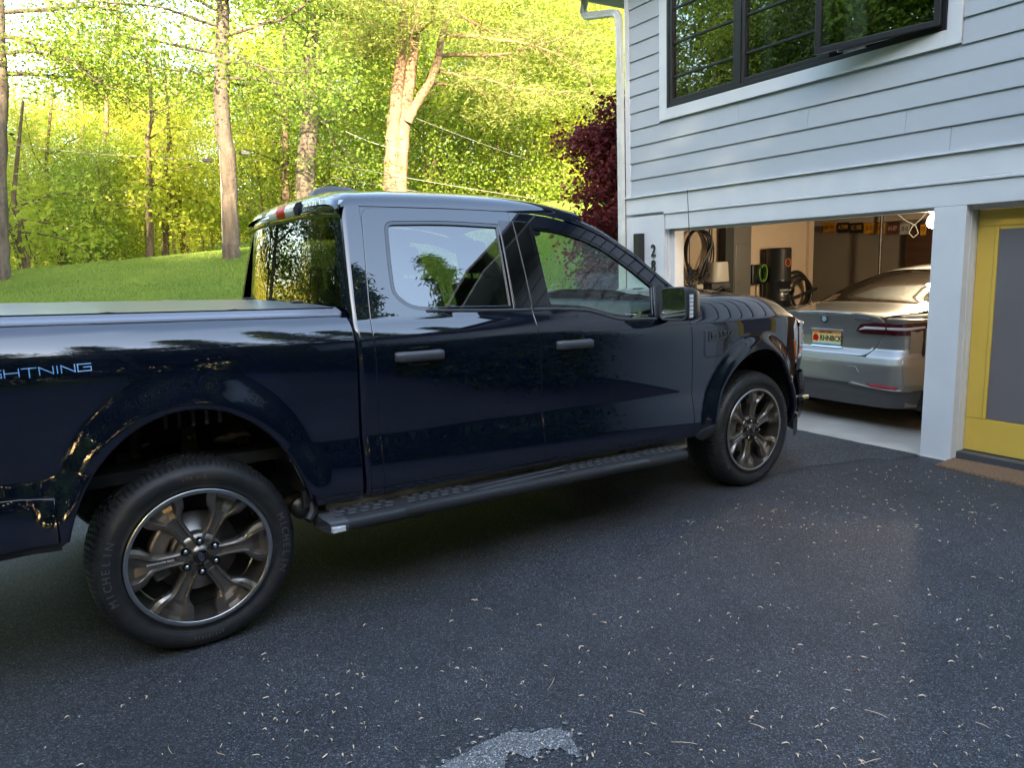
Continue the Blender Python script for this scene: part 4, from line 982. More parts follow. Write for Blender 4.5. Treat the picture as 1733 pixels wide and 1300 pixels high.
    # brake disc and caliper
    q = MB(); q.rev([(.06, .085), (.10, .085), (.105, .105), (.175, .105), (.175, .13), (.10, .13)], 64, 'y'); q.build('brake_disc', M['disc'], wh)
    q = MB()
    for a in np.linspace(2.5, 3.5, 6): q.bbox(-.03, .03, .07, .15, .125, .195, .012, Matrix.Rotation(-(a-PI/2), 4, 'Y'))
    q.build('brake_caliper', M['steel'], wh)
    q = MB(); q.rev([(.0, .145), (.262, .145)], 32, 'y'); q.build('backing_plate', M['liner'], wh)
    return wh
wheel = make_wheel(); wheel.parent = truck; wheel.location = (0, -.9865, WZ)
w2 = copy_tree(wheel, truck); w2.location = (WB, -.9865, WZ); w2.rotation_euler = (0, math.radians(-20), 0)
for x, r in ((0, .3), (WB, .9)):
    w3 = copy_tree(wheel, truck); w3.location = (x, .9865, WZ); w3.rotation_euler = (0, r, PI)
# ---- cabin
cb = M['cabin']; cl_ = M['cabin_light']
def seat(x, y, wd=.50, hb_=.62, nm='seat'):
    q = MB(); q.bbox(x, x+.50, y-wd/2, y+wd/2, .78, .96, .05)
    q.bbox(-.07, .07, -wd/2, wd/2, 0, hb_, .05, Matrix.Translation((x-.0, y, .93)) @ Matrix.Rotation(math.radians(-16), 4, 'Y')); s = q.build(nm, cb, truck)
    q = MB(); q.bbox(-.05, .05, -.13, .13, 0, .19, .045, Matrix.Translation((x-.19, y, 1.56)) @ Matrix.Rotation(math.radians(-10), 4, 'Y'))
    for d in (-.05, .05): q.tube([(x-.17, y+d, 1.50), (x-.19, y+d, 1.60)], .007, 6)
    q.build('headrest', cb, s); return s
seat(1.95, -.42); seat(1.95, .42)
q = MB(); q.bbox(1.02, 1.50, -.70, .70, .78, .95, .05); q.bbox(-.06, .06, -.70, .70, 0, .58, .05, Matrix.Translation((1.03, 0, .92)) @ Matrix.Rotation(math.radians(-12), 4, 'Y')); rb_ = q.build('rear_bench', cb, truck)
for y in (-.45, 0, .45): MB().bbox(.86, .95, y-.12, y+.12, 1.48, 1.62, .04).build('headrest', cb, rb_)
rows = []
for y in np.linspace(-.86, .86, 25):
    hump = .0; rows.append([(2.35+.05*math.cos(y*3), y, .95), (2.40, y, 1.14), (2.44, y, 1.24), (2.52, y, 1.285), (2.75, y, 1.30), (3.05, y, 1.345)])
MB().grid(rows).build('dashboard', cb, truck)
q = MB(); q.bbox(2.36, 2.46, -.17, .17, 1.08, 1.34, .03); q.build('centre_screen', M['black_gloss'], truck)
q = MB(); q.bbox(2.40, 2.60, .22, .62, 1.24, 1.36, .04); q.build('instrument_hood', cb, truck)
for y in (-.68, -.30): MB().bbox(2.385, 2.42, y-.07, y+.07, 1.15, 1.22, .01).build('air_vent', cl_, truck)
pts = [(2.22+.16*math.sin(a)*.42, .42+.185*math.cos(a), 1.27+.185*math.sin(a)*.91) for a in np.linspace(0, 2*PI, 33)]
sw = MB().tube(pts, .016, 10, False).build('steering_wheel', cb, truck); q = MB(); q.bbox(2.20, 2.30, .34, .50, 1.21, 1.33, .03); q.tube([(2.23, .26, 1.28), (2.23, .58, 1.28)], .015); q.build('steering_hub', cb, sw)
q = MB(); q.bbox(2.41, 2.445, -.125, .125, 1.67, 1.745, .018); im = q.build('interior_mirror', M['black_plastic'], truck); MB().box(2.405, 2.409, -.11, .11, 1.68, 1.735).build('mirror_glass', M['mirror'], im)
MB().tube([(2.44, 0, 1.74), (2.50, 0, 1.81)], .012).build('mirror_stem', M['black_plastic'], im)
q = MB(); q.bbox(2.40, 2.52, -.09, .09, 1.80, 1.86, .02); q.build('camera_housing', M['black_plastic'], truck)
rows = [[(x, y, roof_S(x)+crown(x)-.045-.05*(abs(y)/.7)**4) for y in np.linspace(-.70, .70, 13)] for x in np.linspace(.84, 2.3, 8)]
MB().grid(rows).build('headliner', cl_, truck)
for sg in (1, -1):
    MB().bbox(1.70, 1.86, -sg*.90, -sg*.86, .60, 1.36, .01).build('pillar_lining', cb, truck)
    rows = [[(x+dx, -sg*(float(body_w(np.array(1.78), np.array(z)))-.05), z) for dx in (-.06, .06)] for x, z in ((1.78, 1.34), (1.785, 1.6), (1.79, 1.86))]
    MB().grid(rows).build('pillar_lining', cb, truck)
    MB().box(.85, 3.0, -sg*.90, -sg*.885, .60, 1.25).build('door_lining', cb, truck)
MB().box(.80, 3.0, -.88, .88, .55, .60).build('cab_floor', cb, truck)
for sg in (1, -1):
    sb_ = MB(); sb_.grid([[(x, -sg*w_, z), (x+.045, -sg*w_, z)] for x, w_, z in ((1.70, .78, 1.74), (1.72, .83, 1.55), (1.75, .86, 1.30), (1.76, .87, 1.0))]); sb_.build('seat_belt', cl_, truck)

# ------------------------------------------------------------------ silver sedan in the garage (local: x = into the garage, y left, z up; origin under the rear bumper)
sedan = hroot('sedan', 'silver four door sedan with a custom plate parked inside the open garage', 'sedan', off=.36, s=.19, z=-.075)
SV = M['silver']
def rx(y, z):      # rear face depth for (y, z)
    y = np.abs(y); base = np.interp(z, [.20, .34, .46, .62, .70, .76, .86, .92, .97, 1.03, 1.085, 1.10], [.13, .045, .0, .005, .035, .085, .085, .075, .06, .035, .01, .02])
    return base+.05*(y/.9)**2+.42*np.clip((y-.62)/.32, 0, 1)**2.4
def rpan(nm, out, holes, m, par=sedan, off=0., **k):
    k.setdefault('spacing', .035); k.setdefault('depth', .015)
    return panel(nm, out, holes, lambda a, b: rx(a, b)-off, m, par, axis='x', **k)
lid = poly_round([(-.53, 1.055), (-.60, .985), (-.50, .80), (-.41, .70), (.41, .70), (.50, .80), (.60, .985), (.53, 1.055), (.3, 1.088), (0, 1.098), (-.3, 1.088)], [.03, .05, .1, .05, .05, .1, .05, .03, .1, .1, .1], 4)
rpan('boot_lid', lid, [], SV, edge=.005)
for sg in (1, -1):
    pts = [(.605*sg, 1.045), (.615*sg, .985), (.515*sg, .80), (.425*sg, .69), (.62*sg, .685), (.93*sg, .70), (.93*sg, 1.03)]
    rpan('rear_wing', poly_round(pts, .02, 3), [], SV, edge=.004)
    li = [(.31*sg, .925), (.36*sg, .985), (.50*sg, 1.005), (.596*sg, 1.003), (.588*sg, .905), (.36*sg, .905)]
    lm = rpan('tail_lamp', li, [], M['tail_red'], off=.012, depth=.02)
    rpan('lamp_strip', [(.335*sg, .932), (.40*sg, .962), (.585*sg, .962), (.583*sg, .948), (.40*sg, .945)], [], M['tail_white'], lm, off=.018, depth=.004)
    lo = [(.602*sg, 1.003), (.74*sg, .998), (.86*sg, 1.01), (.925*sg, .985), (.925*sg, .905), (.75*sg, .900), (.596*sg, .903)]
    lm = rpan('tail_lamp', lo, [], M['tail_red'], off=.012, depth=.02)
    rpan('lamp_strip', [(.604*sg, .962), (.75*sg, .962), (.84*sg, .975), (.84*sg, .962), (.75*sg, .945), (.604*sg, .948)], [], M['tail_white'], lm, off=.018, depth=.004)
bump_ = poly_round([(-.93, .695), (-.93, .42), (-.70, .405), (-.40, .43), (-.30, .45), (.30, .45), (.40, .43), (.70, .405), (.93, .42), (.93, .695), (.62, .682), (.42, .686), (.0, .692), (-.42, .686), (-.62, .682)], .01, 2)
rpan('rear_bumper', bump_, [], SV, off=.012, edge=.008)
rpan('bumper_skirt', [(-.92, .418), (-.92, .25), (-.55, .22), (.55, .22), (.92, .25), (.92, .418), (.70, .402), (.40, .427), (.30, .447), (-.30, .447), (-.40, .427), (-.70, .402)], [], M['silver_shade'], off=-.005)
for sg in (1, -1):
    rpan('reflector', [(.47*sg, .452), (.74*sg, .438), (.72*sg, .415), (.52*sg, .425)], [], M['red_refl'], off=.020, depth=.006, edge=.002)
    rpan('corner_blade', [(.755*sg, .68), (.78*sg, .69), (.86*sg, .60), (.885*sg, .46), (.80*sg, .40), (.30*sg, .435), (.33*sg, .452), (.50*sg, .418), (.75*sg, .408), (.775*sg, .45)], [], SV, off=.024, depth=.014)
rpan('tow_cover', poly_round([(-.27, .60), (-.36, .60), (-.40, .545), (-.29, .545)], .008, 2), [], SV, off=.0145, depth=.003, edge=.002)
# plate, badge, lettering
pl = rpan('plate_frame', poly_round([(-.168, .752), (.168, .752), (.168, .918), (-.168, .918)], .012, 3), [], M['chrome'], off=.012, depth=.01, edge=.003)
def plate_mat():
    m = mat('licence_plate', (.85, .62, .10), .4); n = m.node_tree; p = n.nodes['Principled BSDF']; tc = n.nodes.new('ShaderNodeTexCoord'); sp = n.nodes.new('ShaderNodeSeparateXYZ')
    n.links.new(tc.outputs['Object'], sp.inputs[0]); r = n.nodes.new('ShaderNodeValToRGB'); mr = n.nodes.new('ShaderNodeMapRange'); mr.inputs[1].default_value = .76; mr.inputs[2].default_value = .91
    nz = n.nodes.new('ShaderNodeTexNoise'); nz.inputs['Scale'].default_value = 30; ad = n.nodes.new('ShaderNodeMath'); ad.operation = 'MULTIPLY_ADD'; ad.inputs[1].default_value = .02
    n.links.new(nz.outputs[0], ad.inputs[0]); n.links.new(sp.outputs[2], ad.inputs[2]); n.links.new(ad.outputs[0], mr.inputs[0]); n.links.new(mr.outputs[0], r.inputs[0])
    e = r.color_ramp.elements; r.color_ramp.interpolation = 'LINEAR'
    e[0].position = 0; e[0].color = (.5, .6, .7, 1); e[1].position = 1; e[1].color = (.55, .16, .03, 1)
    for ps, c_ in ((.18, (.10, .30, .62, 1)), (.26, (.75, .72, .35, 1)), (.45, (.85, .76, .34, 1)), (.78, (.88, .60, .22, 1))): k = e.new(ps); k.color = c_
    n.links.new(r.outputs[0], p.inputs['Base Color']); return m
M['plate'] = plate_mat()
pf = rpan('plate_face', [(-.152, .765), (.152, .765), (.152, .905), (-.152, .905)], [], M['plate'], pl, off=.015, depth=.002, edge=.001)
def rtext(txt, size, y, z, m, par, off, nm='lettering', sx=1, depth=.001, bold=0):
    me = text_mesh(nm, txt, size, m, depth, bevel=bold); 
    for v in me.vertices:
        Y = y-v.co.x*sx; Z = z+v.co.y; v.co = (float(rx(np.array(Y), np.array(Z)))-off-v.co.z, Y, Z)
    return obj(nm, me, par)
rtext('RHNBCK', .075, -.048, .832, M['number'], pl, .0175, sx=.78, bold=.0012)
rtext('NEW YORK', .024, 0, .892, M['black_gloss'], pl, .0175, sx=1.1)
rtext('EMPIRE STATE', .013, 0, .778, M['badge_blue'], pl, .0175)
rpan('plate_motif', [(.145, .81), (.10, .80), (.08, .825), (.095, .862), (.12, .87), (.145, .85)], [], M['red_lens'], pl, off=.0175, depth=.001, edge=.0005)
def disc(yc, zc, r, off, m, nm, par, a0=0, a1=2*PI):
    P = [(yc+r*math.cos(a), zc+r*math.sin(a)) for a in np.linspace(a0, a1, 33)[:-1]]
    if a1-a0 < 6: P = [(yc, zc)]+P+[(yc+r*math.cos(a1), zc+r*math.sin(a1))]
    return rpan(nm, P, [], m, par, off=off, depth=.002, edge=.0008, spacing=.02)
bd = disc(0, 1.02, .042, .010, M['chrome'], 'roundel', sedan); disc(0, 1.02, .037, .012, M['black_gloss'], 'roundel_ring', bd); disc(0, 1.02, .026, .0135, M['white_print'], 'roundel_disc', bd)
for a in (0, PI): disc(0, 1.02, .0245, .015, M['badge_blue'], 'roundel_quarter', bd, a, a+PI/2)
rtext('xDrive40', .038, -.40, 1.035, M['chrome'], sedan, .008, sx=1.25)
# deck, rear screen, roof as one lofted skin split into parts
def sec_h(x): return float(np.interp(x, [.0, .05, .30, .62, .80, 1.2, 1.6, 1.85, 2.3, 2.8, 3.3], [1.085, 1.098, 1.115, 1.135, 1.165, 1.30, 1.40, 1.44, 1.475, 1.46, 1.38]))
def sec_w(x): return float(np.interp(x, [.0, .3, .62, .80, 1.6, 2.3, 3.3], [.55, .66, .70, .70, .60, .585, .60]))
def sh_w(x): return float(np.interp(x, [.0, .12, .3, .6, 1.0, 1.6, 3.3], [.60, .74, .86, .915, .93, .935, .93]))
def belt_h(x): return float(np.interp(x, [0, .3, .8, 1.6, 3.3], [1.04, 1.045, 1.05, 1.03, 1.0]))
rows = []
for x in np.linspace(.012, .68, 14):
    x_ = x+.0; W_ = sec_w(x_); rows.append([(x+.09*abs(u)**3+(0 if x > .1 else 0), u*W_, sec_h(x)-.035*abs(u)**3) for u in np.linspace(-1, 1, 21)])
MB().grid(rows).build('boot_deck', SV, sedan)
rows = []
for x in np.linspace(.66, 1.80, 16): rows.append([(x+.10*(1-0)*0+.08*abs(u)**2, u*(sec_w(x)-.02), sec_h(x)-.05*abs(u)**3-.004) for u in np.linspace(-1, 1, 21)])
MB().grid(rows).build('rear_screen', M['car_glass'], sedan)
MB().grid([[(p[0]-.02, p[1]*1.02, p[2]+.0) for p in rows[0]], [(p[0]+.01, p[1]*1.0, p[2]+.006) for p in rows[0]]]).build('screen_seal', M['black_gloss'], sedan)
rows = []
for x in np.linspace(1.76, 3.3, 14): rows.append([(x+.08*abs(u)**2, u*(sec_w(x)), sec_h(x)-.05*abs(u)**3+.004) for u in np.linspace(-1, 1, 21)])
MB().grid(rows).build('roof', SV, sedan)
for sg in (1, -1):
    # rear pillar / roof rail, shoulder, flank
    rows = []
    for x in np.linspace(.10, 3.3, 30):
        W_ = sec_w(x)-.02; z = sec_h(x)-.05-.0; xo = x+.08 if x > .6 else x+.09
        W2 = sh_w(x); B = belt_h(x); g = np.interp(x, [.3, .8], [.2, 1])
        z2 = max(B+.01, z-.06*g) if x > .7 else (z+B)/2
        wi = W_+(.05 if x > .7 else (W2-W_)*.5)
        rows.append([(xo, sg*(W_-.004), z+.004), (xo, sg*(W_+.02), z-.008), (x+.05, sg*wi, z2)])
    MB().grid(rows).build('roof_rail', SV, sedan)
    rows = []
    for x in np.linspace(.55, 3.3, 20):
        z = sec_h(x)-.05; z2 = max(belt_h(x)+.012, z-.06) if x > .7 else (z+belt_h(x))/2; wi = sec_w(x)-.02+.05
        rows.append([(x+.05, sg*wi, z2), (x+.05, sg*(sh_w(x)-.035), belt_h(x)+.01)])
    MB().grid(rows).build('side_window', M['car_glass'], sedan)
    rows = []
    for x in [.16, .2, .3, .4, .55, .75, 1.0, 1.3, 1.7, 2.2, 2.8, 3.4, 4.0, 4.6]:
        w_ = sh_w(x); B = belt_h(min(x, 3.3)); rows.append([(x, sg*(w_-.10 if x < .55 else w_-.05), B+.03), (x, sg*(w_-.03), B+.008), (x, sg*w_, B-.05), (x, sg*(w_+.005), .85), (x, sg*(w_-.005), .70), (x, sg*w_, .50), (x, sg*(w_-.02), .25)])
    MB().grid(rows).build('flank', SV, sedan)
    q = MB(); q.rev([(0, 0), (.24, 0), (.25, .01), (.33, .015), (.345, .04), (.345, .20), (.30, .22)], 48, 'y', c=(1.0, sg*.72-.0, .345)); q.build('wheel', M['tyre'], sedan)
MB().box(.25, 4.6, -.85, .85, .22, .60).build('underbody', M['liner'], sedan)
MB().box(.25, 3.2, -.84, .84, .60, .95).build('cabin_block', M['liner'], sedan)
for y in (-.38, .38):
    hs_ = MB().bbox(1.25, 1.35, y-.13, y+.13, 1.05, 1.22, .04).build('headrest', M['cabin'], sedan)
    MB().bbox(2.2, 2.3, y-.13, y+.13, 1.10, 1.30, .04).build('headrest', M['cabin'], sedan)
rows = []
for x, h, w_ in ((1.90, .0, .01), (1.95, .015, .03), (2.02, .045, .032), (2.09, .06, .028), (2.12, .05, .02), (2.125, 0, .018)): rows.append([(x, u*w_, sec_h(x)+.0+h*(1-.35*abs(u))) for u in (-1, -.6, 0, .6, 1)])
MB().grid(rows).build('roof_fin', SV, sedan)

# ------------------------------------------------------------------ things inside the garage
def gthing(name, label, cat, off, s, z, group=None): return hroot(name, label, cat, group, off, s, z)
SWL = 2.69   # face of the left garage wall
def wallat(u, v, s):     # photo pixel -> (off, z) on the garage side wall at s
    d = np.array([(u-866.5)/FPX, -(v-650)/FPX, 1.0]); r = d[0]*cr+d[1]*cu+d[2]*cf; t2 = np.array([tw[0], tw[1], 0]); t = (s-CAM@t2)/(r@t2); P = CAM+t*r
    return float(P[:2]@nw-HD), float(P[2])
def depthat(u, v, off):
    d = np.array([(u-866.5)/FPX, -(v-650)/FPX, 1.0]); r = d[0]*cr+d[1]*cu+d[2]*cf; n2 = np.array([nw[0], nw[1], 0]); t = (HD+off-CAM@n2)/(r@n2); P = CAM+t*r
    return float(P@np.array([tw[0], tw[1], 0])), float(P[2])
# coiled cables
o1, z1 = wallat(1180, 430, 2.62)
cc = gthing('cable_coil', 'looped black and grey cables hanging from a hook on the garage wall', 'cable', o1, 2.64, z1)
for j in range(4):
    a = np.linspace(0, 2*PI, 33); w_ = .24+.025*j; pts = [(w_*.8*math.sin(t)+.01*j, -.015*j+.012*math.sin(3*t+j), .05+.27*math.cos(t)*(1+.06*j)-.02*j) for t in a]
    MB().tube(pts, .011, 8, False).build('cable_loop', M['cable'], cc)
for j in range(3):
    pts = [(.18+.03*j, -.02*j, .33), (.22, -.03*j, .1), (.20-.06*j, -.02, -.15), (.05-.08*j, -.03, -.42-.03*j), (-.1+.1*j, -.03, -.5), (-.22+.04*j, -.02, -.35), (-.16, -.02, -.15+.05*j)]
    pts = [tuple(Vector(pts[i]).lerp(Vector(pts[i+1]), t)) for i in range(len(pts)-1) for t in (0, .33, .66)]
    MB().tube(pts, .010, 8).build('cable_tail', M['grey_cable'] if j != 1 else M['cable'], cc)
MB().bbox(.08, .26, -.02, .04, .30, .38, .006).build('hook_plate', M['inner_white'], cc)
# tank / softener
oa, za = wallat(1198, 444, 2.60); ob, zb = wallat(1226, 476, 2.60); om = (oa+ob)/2
tk = gthing('wall_dispenser', 'cream tapered plastic housing with a loop of black hose under it', 'dispenser', om, 2.60, zb)
q = MB(); w_ = (ob-oa)/2; h = za-zb
q.grid([[(x*w_*f, y*.10, z) for x, y in ((-1, .9), (-1, -.6), (-.8, -1), (.8, -1), (1, -.6), (1, .9))] for z, f in ((0, 1.0), (.02, 1.04), (h*.9, .88), (h, .80))]); q.add([(x*w_*.8, y*.10, h) for x, y in ((-1, .9), (-1, -.6), (-.8, -1), (.8, -1), (1, -.6), (1, .9))], [(0, 1, 2, 3, 4, 5)]); q.build('shell', M['tank'], tk)
MB().bbox(-w_*1.1, w_*1.1, -.09, .09, -.09, -.012, .01).build('base', M['grey_plastic'], tk)
MB().tube([(-w_*1.3, -.05, -.28), (-w_, -.09, -.14), (0, -.11, -.07), (w_, -.10, -.13), (w_*1.1, -.05, -.40)], .018, 8).build('hose', M['cable'], tk)
# dark post + steel cabinet
oa, _ = wallat(1222, 440, 2.62); ob, _ = wallat(1236, 440, 2.62)
dp = gthing('dark_post', 'dark green painted post running floor to ceiling beside the cabinet', 'post', oa, 2.62, -.07); MB().bbox(0, ob-oa, -.06, .06, 0, 2.15, .006).build('post_body', M['dark_post'], dp)
oa, zt = wallat(1237, 392, 2.58); ob, _ = wallat(1272, 392, 2.58)
cbn = gthing('steel_cabinet', 'tall grey metal electrical cabinet with a recessed door', 'cabinet', oa, 2.58, -.07)
W_ = ob-oa; MB().bbox(0, W_, 0, .11, 0, 2.1, .006).build('case', M['cabinet'], cbn)
q = MB(); q.bbox(W_*.22, W_*.80, -.012, 0, .5, 1.78, .004); dr_ = q.build('door', M['cabinet'], cbn); MB().bbox(W_*.28, W_*.42, -.02, -.011, 1.24, 1.30, .003).build('latch', M['steel'], dr_)
# charger
oa, za = wallat(1270, 448, 2.62); ob, zb = wallat(1290, 480, 2.62)
ch = gthing('wall_charger', 'black wall box with a coiled bright green cable', 'charger', oa, 2.63, zb)
MB().bbox(0, ob-oa, -.05, .06, 0, za-zb, .015).build('case', M['vac'], ch)
pts = [((ob-oa)*.55+.07*math.cos(t), -.07-.004*t, (za-zb)*.55+.11*math.sin(t)) for t in np.linspace(0, 15, 70)]
MB().tube(pts, .012, 8).build('cable', M['green'], ch)
MB().tube([((ob-oa)*.8, -.05, .0), ((ob-oa)*.8, -.06, -.5), ((ob-oa)*1.1, -.06, -.75)], .012, 8).build('cable_drop', M['cable'], ch)
# central vacuum: stacked canister
oa, za = wallat(1297, 420, 2.50); ob, _ = wallat(1338, 420, 2.50); R0 = .17
vc = gthing('vacuum_canister', 'tall black central vacuum canister with printed labels', 'vacuum', (oa+ob)/2, 2.50, .15)
H_ = za-.15
q = MB(); q.rev([(0, H_), (R0*.95, H_), (R0, H_-.02), (R0, H_-.42), (R0*1.05, H_-.43), (R0*1.05, H_-.46), (R0*.97, H_-.47), (R0*.97, H_-.68), (R0*1.04, H_-.69), (R0*1.04, H_-.72), (R0*.95, H_-.73), (R0*.93, .02), (R0*.8, 0), (0, 0)], 40, 'z'); q.build('canister', M['vac'], vc)
q = MB(); q.bbox(-.13, .05, .04, .19, -.1, H_-.05, .01); q.build('wall_bracket', M['black_plastic'], vc)
def on_cyl(txt, size, ang, z, R_, m, nm, sx=1):
    me = text_mesh(nm, txt, size, m, .0005)
    for v in me.vertices: a = ang+v.co.x*sx/R_; v.co = ((R_+.002+v.co.z)*math.cos(a), (R_+.002+v.co.z)*math.sin(a), z+v.co.y)
    return obj(nm, me, vc)
on_cyl('CANAVAC', .032, math.radians(-105), H_-.57, R0*.97, M['white_print'], 'label'); on_cyl('central', .022, math.radians(-105), H_-.62, R0*.97, M['white_print'], 'label')
pts = [((R0+.004)*math.cos(math.radians(-95)+.045/R0*math.cos(t)), (R0+.004)*math.sin(math.radians(-95)+.045/R0*math.cos(t)), H_-.20+.05*math.sin(t)) for t in np.linspace(0, 2*PI, 24)]
MB().tube(pts, .005, 6, False).build('emblem_ring', M['amber'], vc); on_cyl('C', .05, math.radians(-95), H_-.20, R0, M['red_lens'], 'emblem')
MB().rev([(0, -R0-.02), (.05, -R0-.02), (.055, -R0+.02)], 20, 'y', c=(.06, 0, H_-.58)).build('inlet', M['black_gloss'], vc)
# vacuum hose coil
oa, za = wallat(1352, 490, 2.52)
hc_ = gthing('hose_coil', 'thick ribbed black vacuum hose coiled on the wall', 'hose', oa, 2.52, za-.02)
for j in range(3):
    n_ = 90; pts = []; rad = []
    for k in range(n_+1): t = 2*PI*k/n_; r = .27-.03*j; pts.append((r*math.sin(t), .06-.055*j, r*math.cos(t)-.02*j)); rad.append(.024 if k % 2 else .020)
    MB().tube(pts, rad, 10, False).build('hose_loop', M['cable'], hc_)
MB().tube([(-.25, -.06, -.1), (0, -.10, -.03), (.28, -.08, .02)], .022, 10).build('wand', M['cable'], hc_)
# number plates on the ceiling beam
def pmat(nm, c): return mat(nm, c, .5, noise=(8, tuple(x*.6 for x in c), 4))
PM = {'orange': pmat('plate_orange', (.62, .27, .02)), 'black': pmat('plate_black', (.022, .018, .015)), 'maroon': pmat('plate_maroon', (.12, .03, .025)), 'white': pmat('plate_white', (.42, .40, .35))}
TM = {'orange': M['number'], 'black': pmat('plate_text_orange', (.7, .35, .05)), 'maroon': pmat('plate_text_cream', (.6, .5, .3)), 'white': M['number']}
lst = [(1391, 1412, 'orange', '6A-44', 'orange'), (1415, 1435, 'black', 'A7390', 'black'), (1436, 1458, 'black', 'UC 1058', 'black'), (1460, 1480, 'orange', '1L-83', 'orange'), (1481, 1496, 'orange', '7H6', 'orange'), (1499, 1518, 'maroon', '4N-07', 'maroon'), (1521, 1538, 'white', '5R 42', 'white'), (1556, 1566, 'orange', '19', 'orange')]
desc = ['orange licence plate at the left end of the row on the garage beam', 'black licence plate beside the leftmost orange plate on the beam', 'second black licence plate from the left on the garage beam', 'larger orange licence plate right after the two black ones', 'narrow orange licence plate just left of the maroon plate', 'dark maroon licence plate on the garage beam', 'white licence plate at the right of the row on the beam', 'small orange licence plate alone beside the ceiling light']
for (u0, u1, c, tx, _), ds in zip(lst, desc):
    s0, zt = depthat(u0, 377, 4.70); s1, _z = depthat(u1, 377, 4.70); s0b, zb = depthat((u0+u1)/2, 377+(u0-1391)*.02, 4.70)
    p_ = gthing('licence_plate', ds, 'licence plate', 4.735, (s0+s1)/2, zb-.14, 'old licence plates along the beam')
    W_ = (s0-s1)/2
    MB().bbox(-.004, .004, -W_, W_, -.005, .15, .003).build('plate', PM[c], p_)
    me = text_mesh('plate_number', tx, .095, TM[c], .001); me.transform(Matrix(((0, 0, -1, -.006), (-W_*2/(.062*len(tx)), 0, 0, 0), (0, 1, 0, .075), (0, 0, 0, 1)))); obj('plate_number', me, p_)
MB_ = gthing('metal_pole', 'thin galvanised pole standing behind the sedan roof', 'pole', 4.4, depthat(1490, 420, 4.4)[0], -.075); MB().tube([(0, 0, 0), (0, 0, 2.18)], .022, 12).build('pole', M['steel'], MB_)
sc0 = depthat(1533, 420, 5.2)[0]
bc = gthing('cupboard', 'dark brown wooden cupboard in the back corner of the garage', 'cupboard', 5.2, sc0, -.075)
q = MB(); q.bbox(0, .6, -1.0, 0, 0, 1.95, .004); q.build('carcass', M['brown_cab'], bc)
for k in range(2): q = MB(); q.bbox(-.02, -.001, -.49-.5*k, -.01-.5*k, .05, 1.9, .004); d_ = q.build('cupboard_door', M['brown_cab'], bc); MB().tube([(-.035, -.45-.09*k, .9), (-.035, -.45-.09*k, 1.05)], .008, 8).build('handle', M['steel'], d_)
# lit lamp
sb, zb = depthat(1578, 374, 2.2)
lb = gthing('ceiling_bulb', 'bright bare bulb hanging under the garage ceiling', 'light bulb', 2.2, sb, zb)
m_ = mat('lit_bulb', (1, .9, .75), .5, emit=((1, .82, .55), 6)); q = MB(); q.rev([(0, -.075), (.03, -.068), (.05, -.04), (.055, -.01), (.045, .03), (.025, .06), (.02, .08)], 24, 'z'); q.build('bulb', m_, lb)
q = MB(); q.rev([(.024, .075), (.03, .08), (.03, .14), (.06, .15), (.06, 2.119-zb), (0, 2.119-zb)], 20, 'z'); q.build('lamp_holder', M['inner_white'], lb)
pl_ = bpy.data.lights.new('bulb_light', 'POINT'); pl_.energy = 11; pl_.color = (1, .84, .64); pl_.shadow_soft_size = .06; po = bpy.data.objects.new('bulb_light', pl_); C.objects.link(po); po.parent = lb; po.location = (0, 0, -.14)
sb, zb = depthat(1547, 380, 3.4)
cw = gthing('hanging_cord', 'white cord looped under the ceiling near the bulb', 'cord', 3.4, sb, zb)
pts = [(0, -.22, .22), (0, -.08, .06), (0, .02, -.02), (0, .06, -.10), (0, 0, -.16), (0, -.06, -.11), (0, -.02, -.01), (0, .10, .05), (0, .24, .16)]
pts = [tuple(Vector(pts[i]).lerp(Vector(pts[i+1]), t)) for i in range(len(pts)-1) for t in (0, .5)]+[pts[-1]]
MB().tube(pts, .004, 6).build('cord', M['inner_white'], cw)
for k, (u, v) in enumerate(((1170, 495), (1185, 488), (1196, 500))):
    o_, z_ = wallat(u, v, 2.55); jb = gthing('wall_junction_box', ['small grey junction box low on the wall below the cable loops', 'cream valve box tangled in cables above the truck bonnet', 'dark socket box nearest the cream dispenser'][k], 'junction box', o_, 2.62, z_)
    MB().bbox(-.06, .06, -.07, .07, -.05, .05, .01).build('box', M[('grey_plastic', 'tank', 'cable')[k]], jb); MB().tube([(0, -.05, .05), (.05, -.06, .14), (-.04, -.06, .22), (.03, -.04, .32)], .009, 6).build('lead', M['cable'], jb)

# ------------------------------------------------------------------ vegetation
def leaf_cloud(P, size, r_, aspect=.6, droop=.3, needle=False):
    """two-triangle folded leaf at every point of P (n,3)"""
    n = len(P); s = size*(.6+.8*r_.random(n))[:, None]
    d = r_.normal(size=(n, 3)); d[:, 2] = d[:, 2]*.55-droop; d /= np.linalg.norm(d, axis=1)[:, None]
    u = np.cross(d, r_.normal(size=(n, 3))); u /= np.linalg.norm(u, axis=1)[:, None]; nn = np.cross(d, u)
    tip = P+d*s; a = P+d*s*.45+u*s*aspect*.5+nn*s*.12; b = P+d*s*.45-u*s*aspect*.5+nn*s*.12
    V = np.stack([P, a, tip, b], 1).reshape(-1, 3); i = np.arange(n)*4; F = np.c_[i, i+1, i+2, i+3]; return V, F
def limb_path(r_, p0, d0, L, n=7, wob=.12, up=.04):
    p = np.array(p0, float); d = np.array(d0, float); d /= np.linalg.norm(d); out = [p.copy()]
    for k in range(n): d = d+r_.normal(0, wob, 3); d[2] += up; d /= np.linalg.norm(d); p = p+d*L/n; out.append(p.copy())
    return out
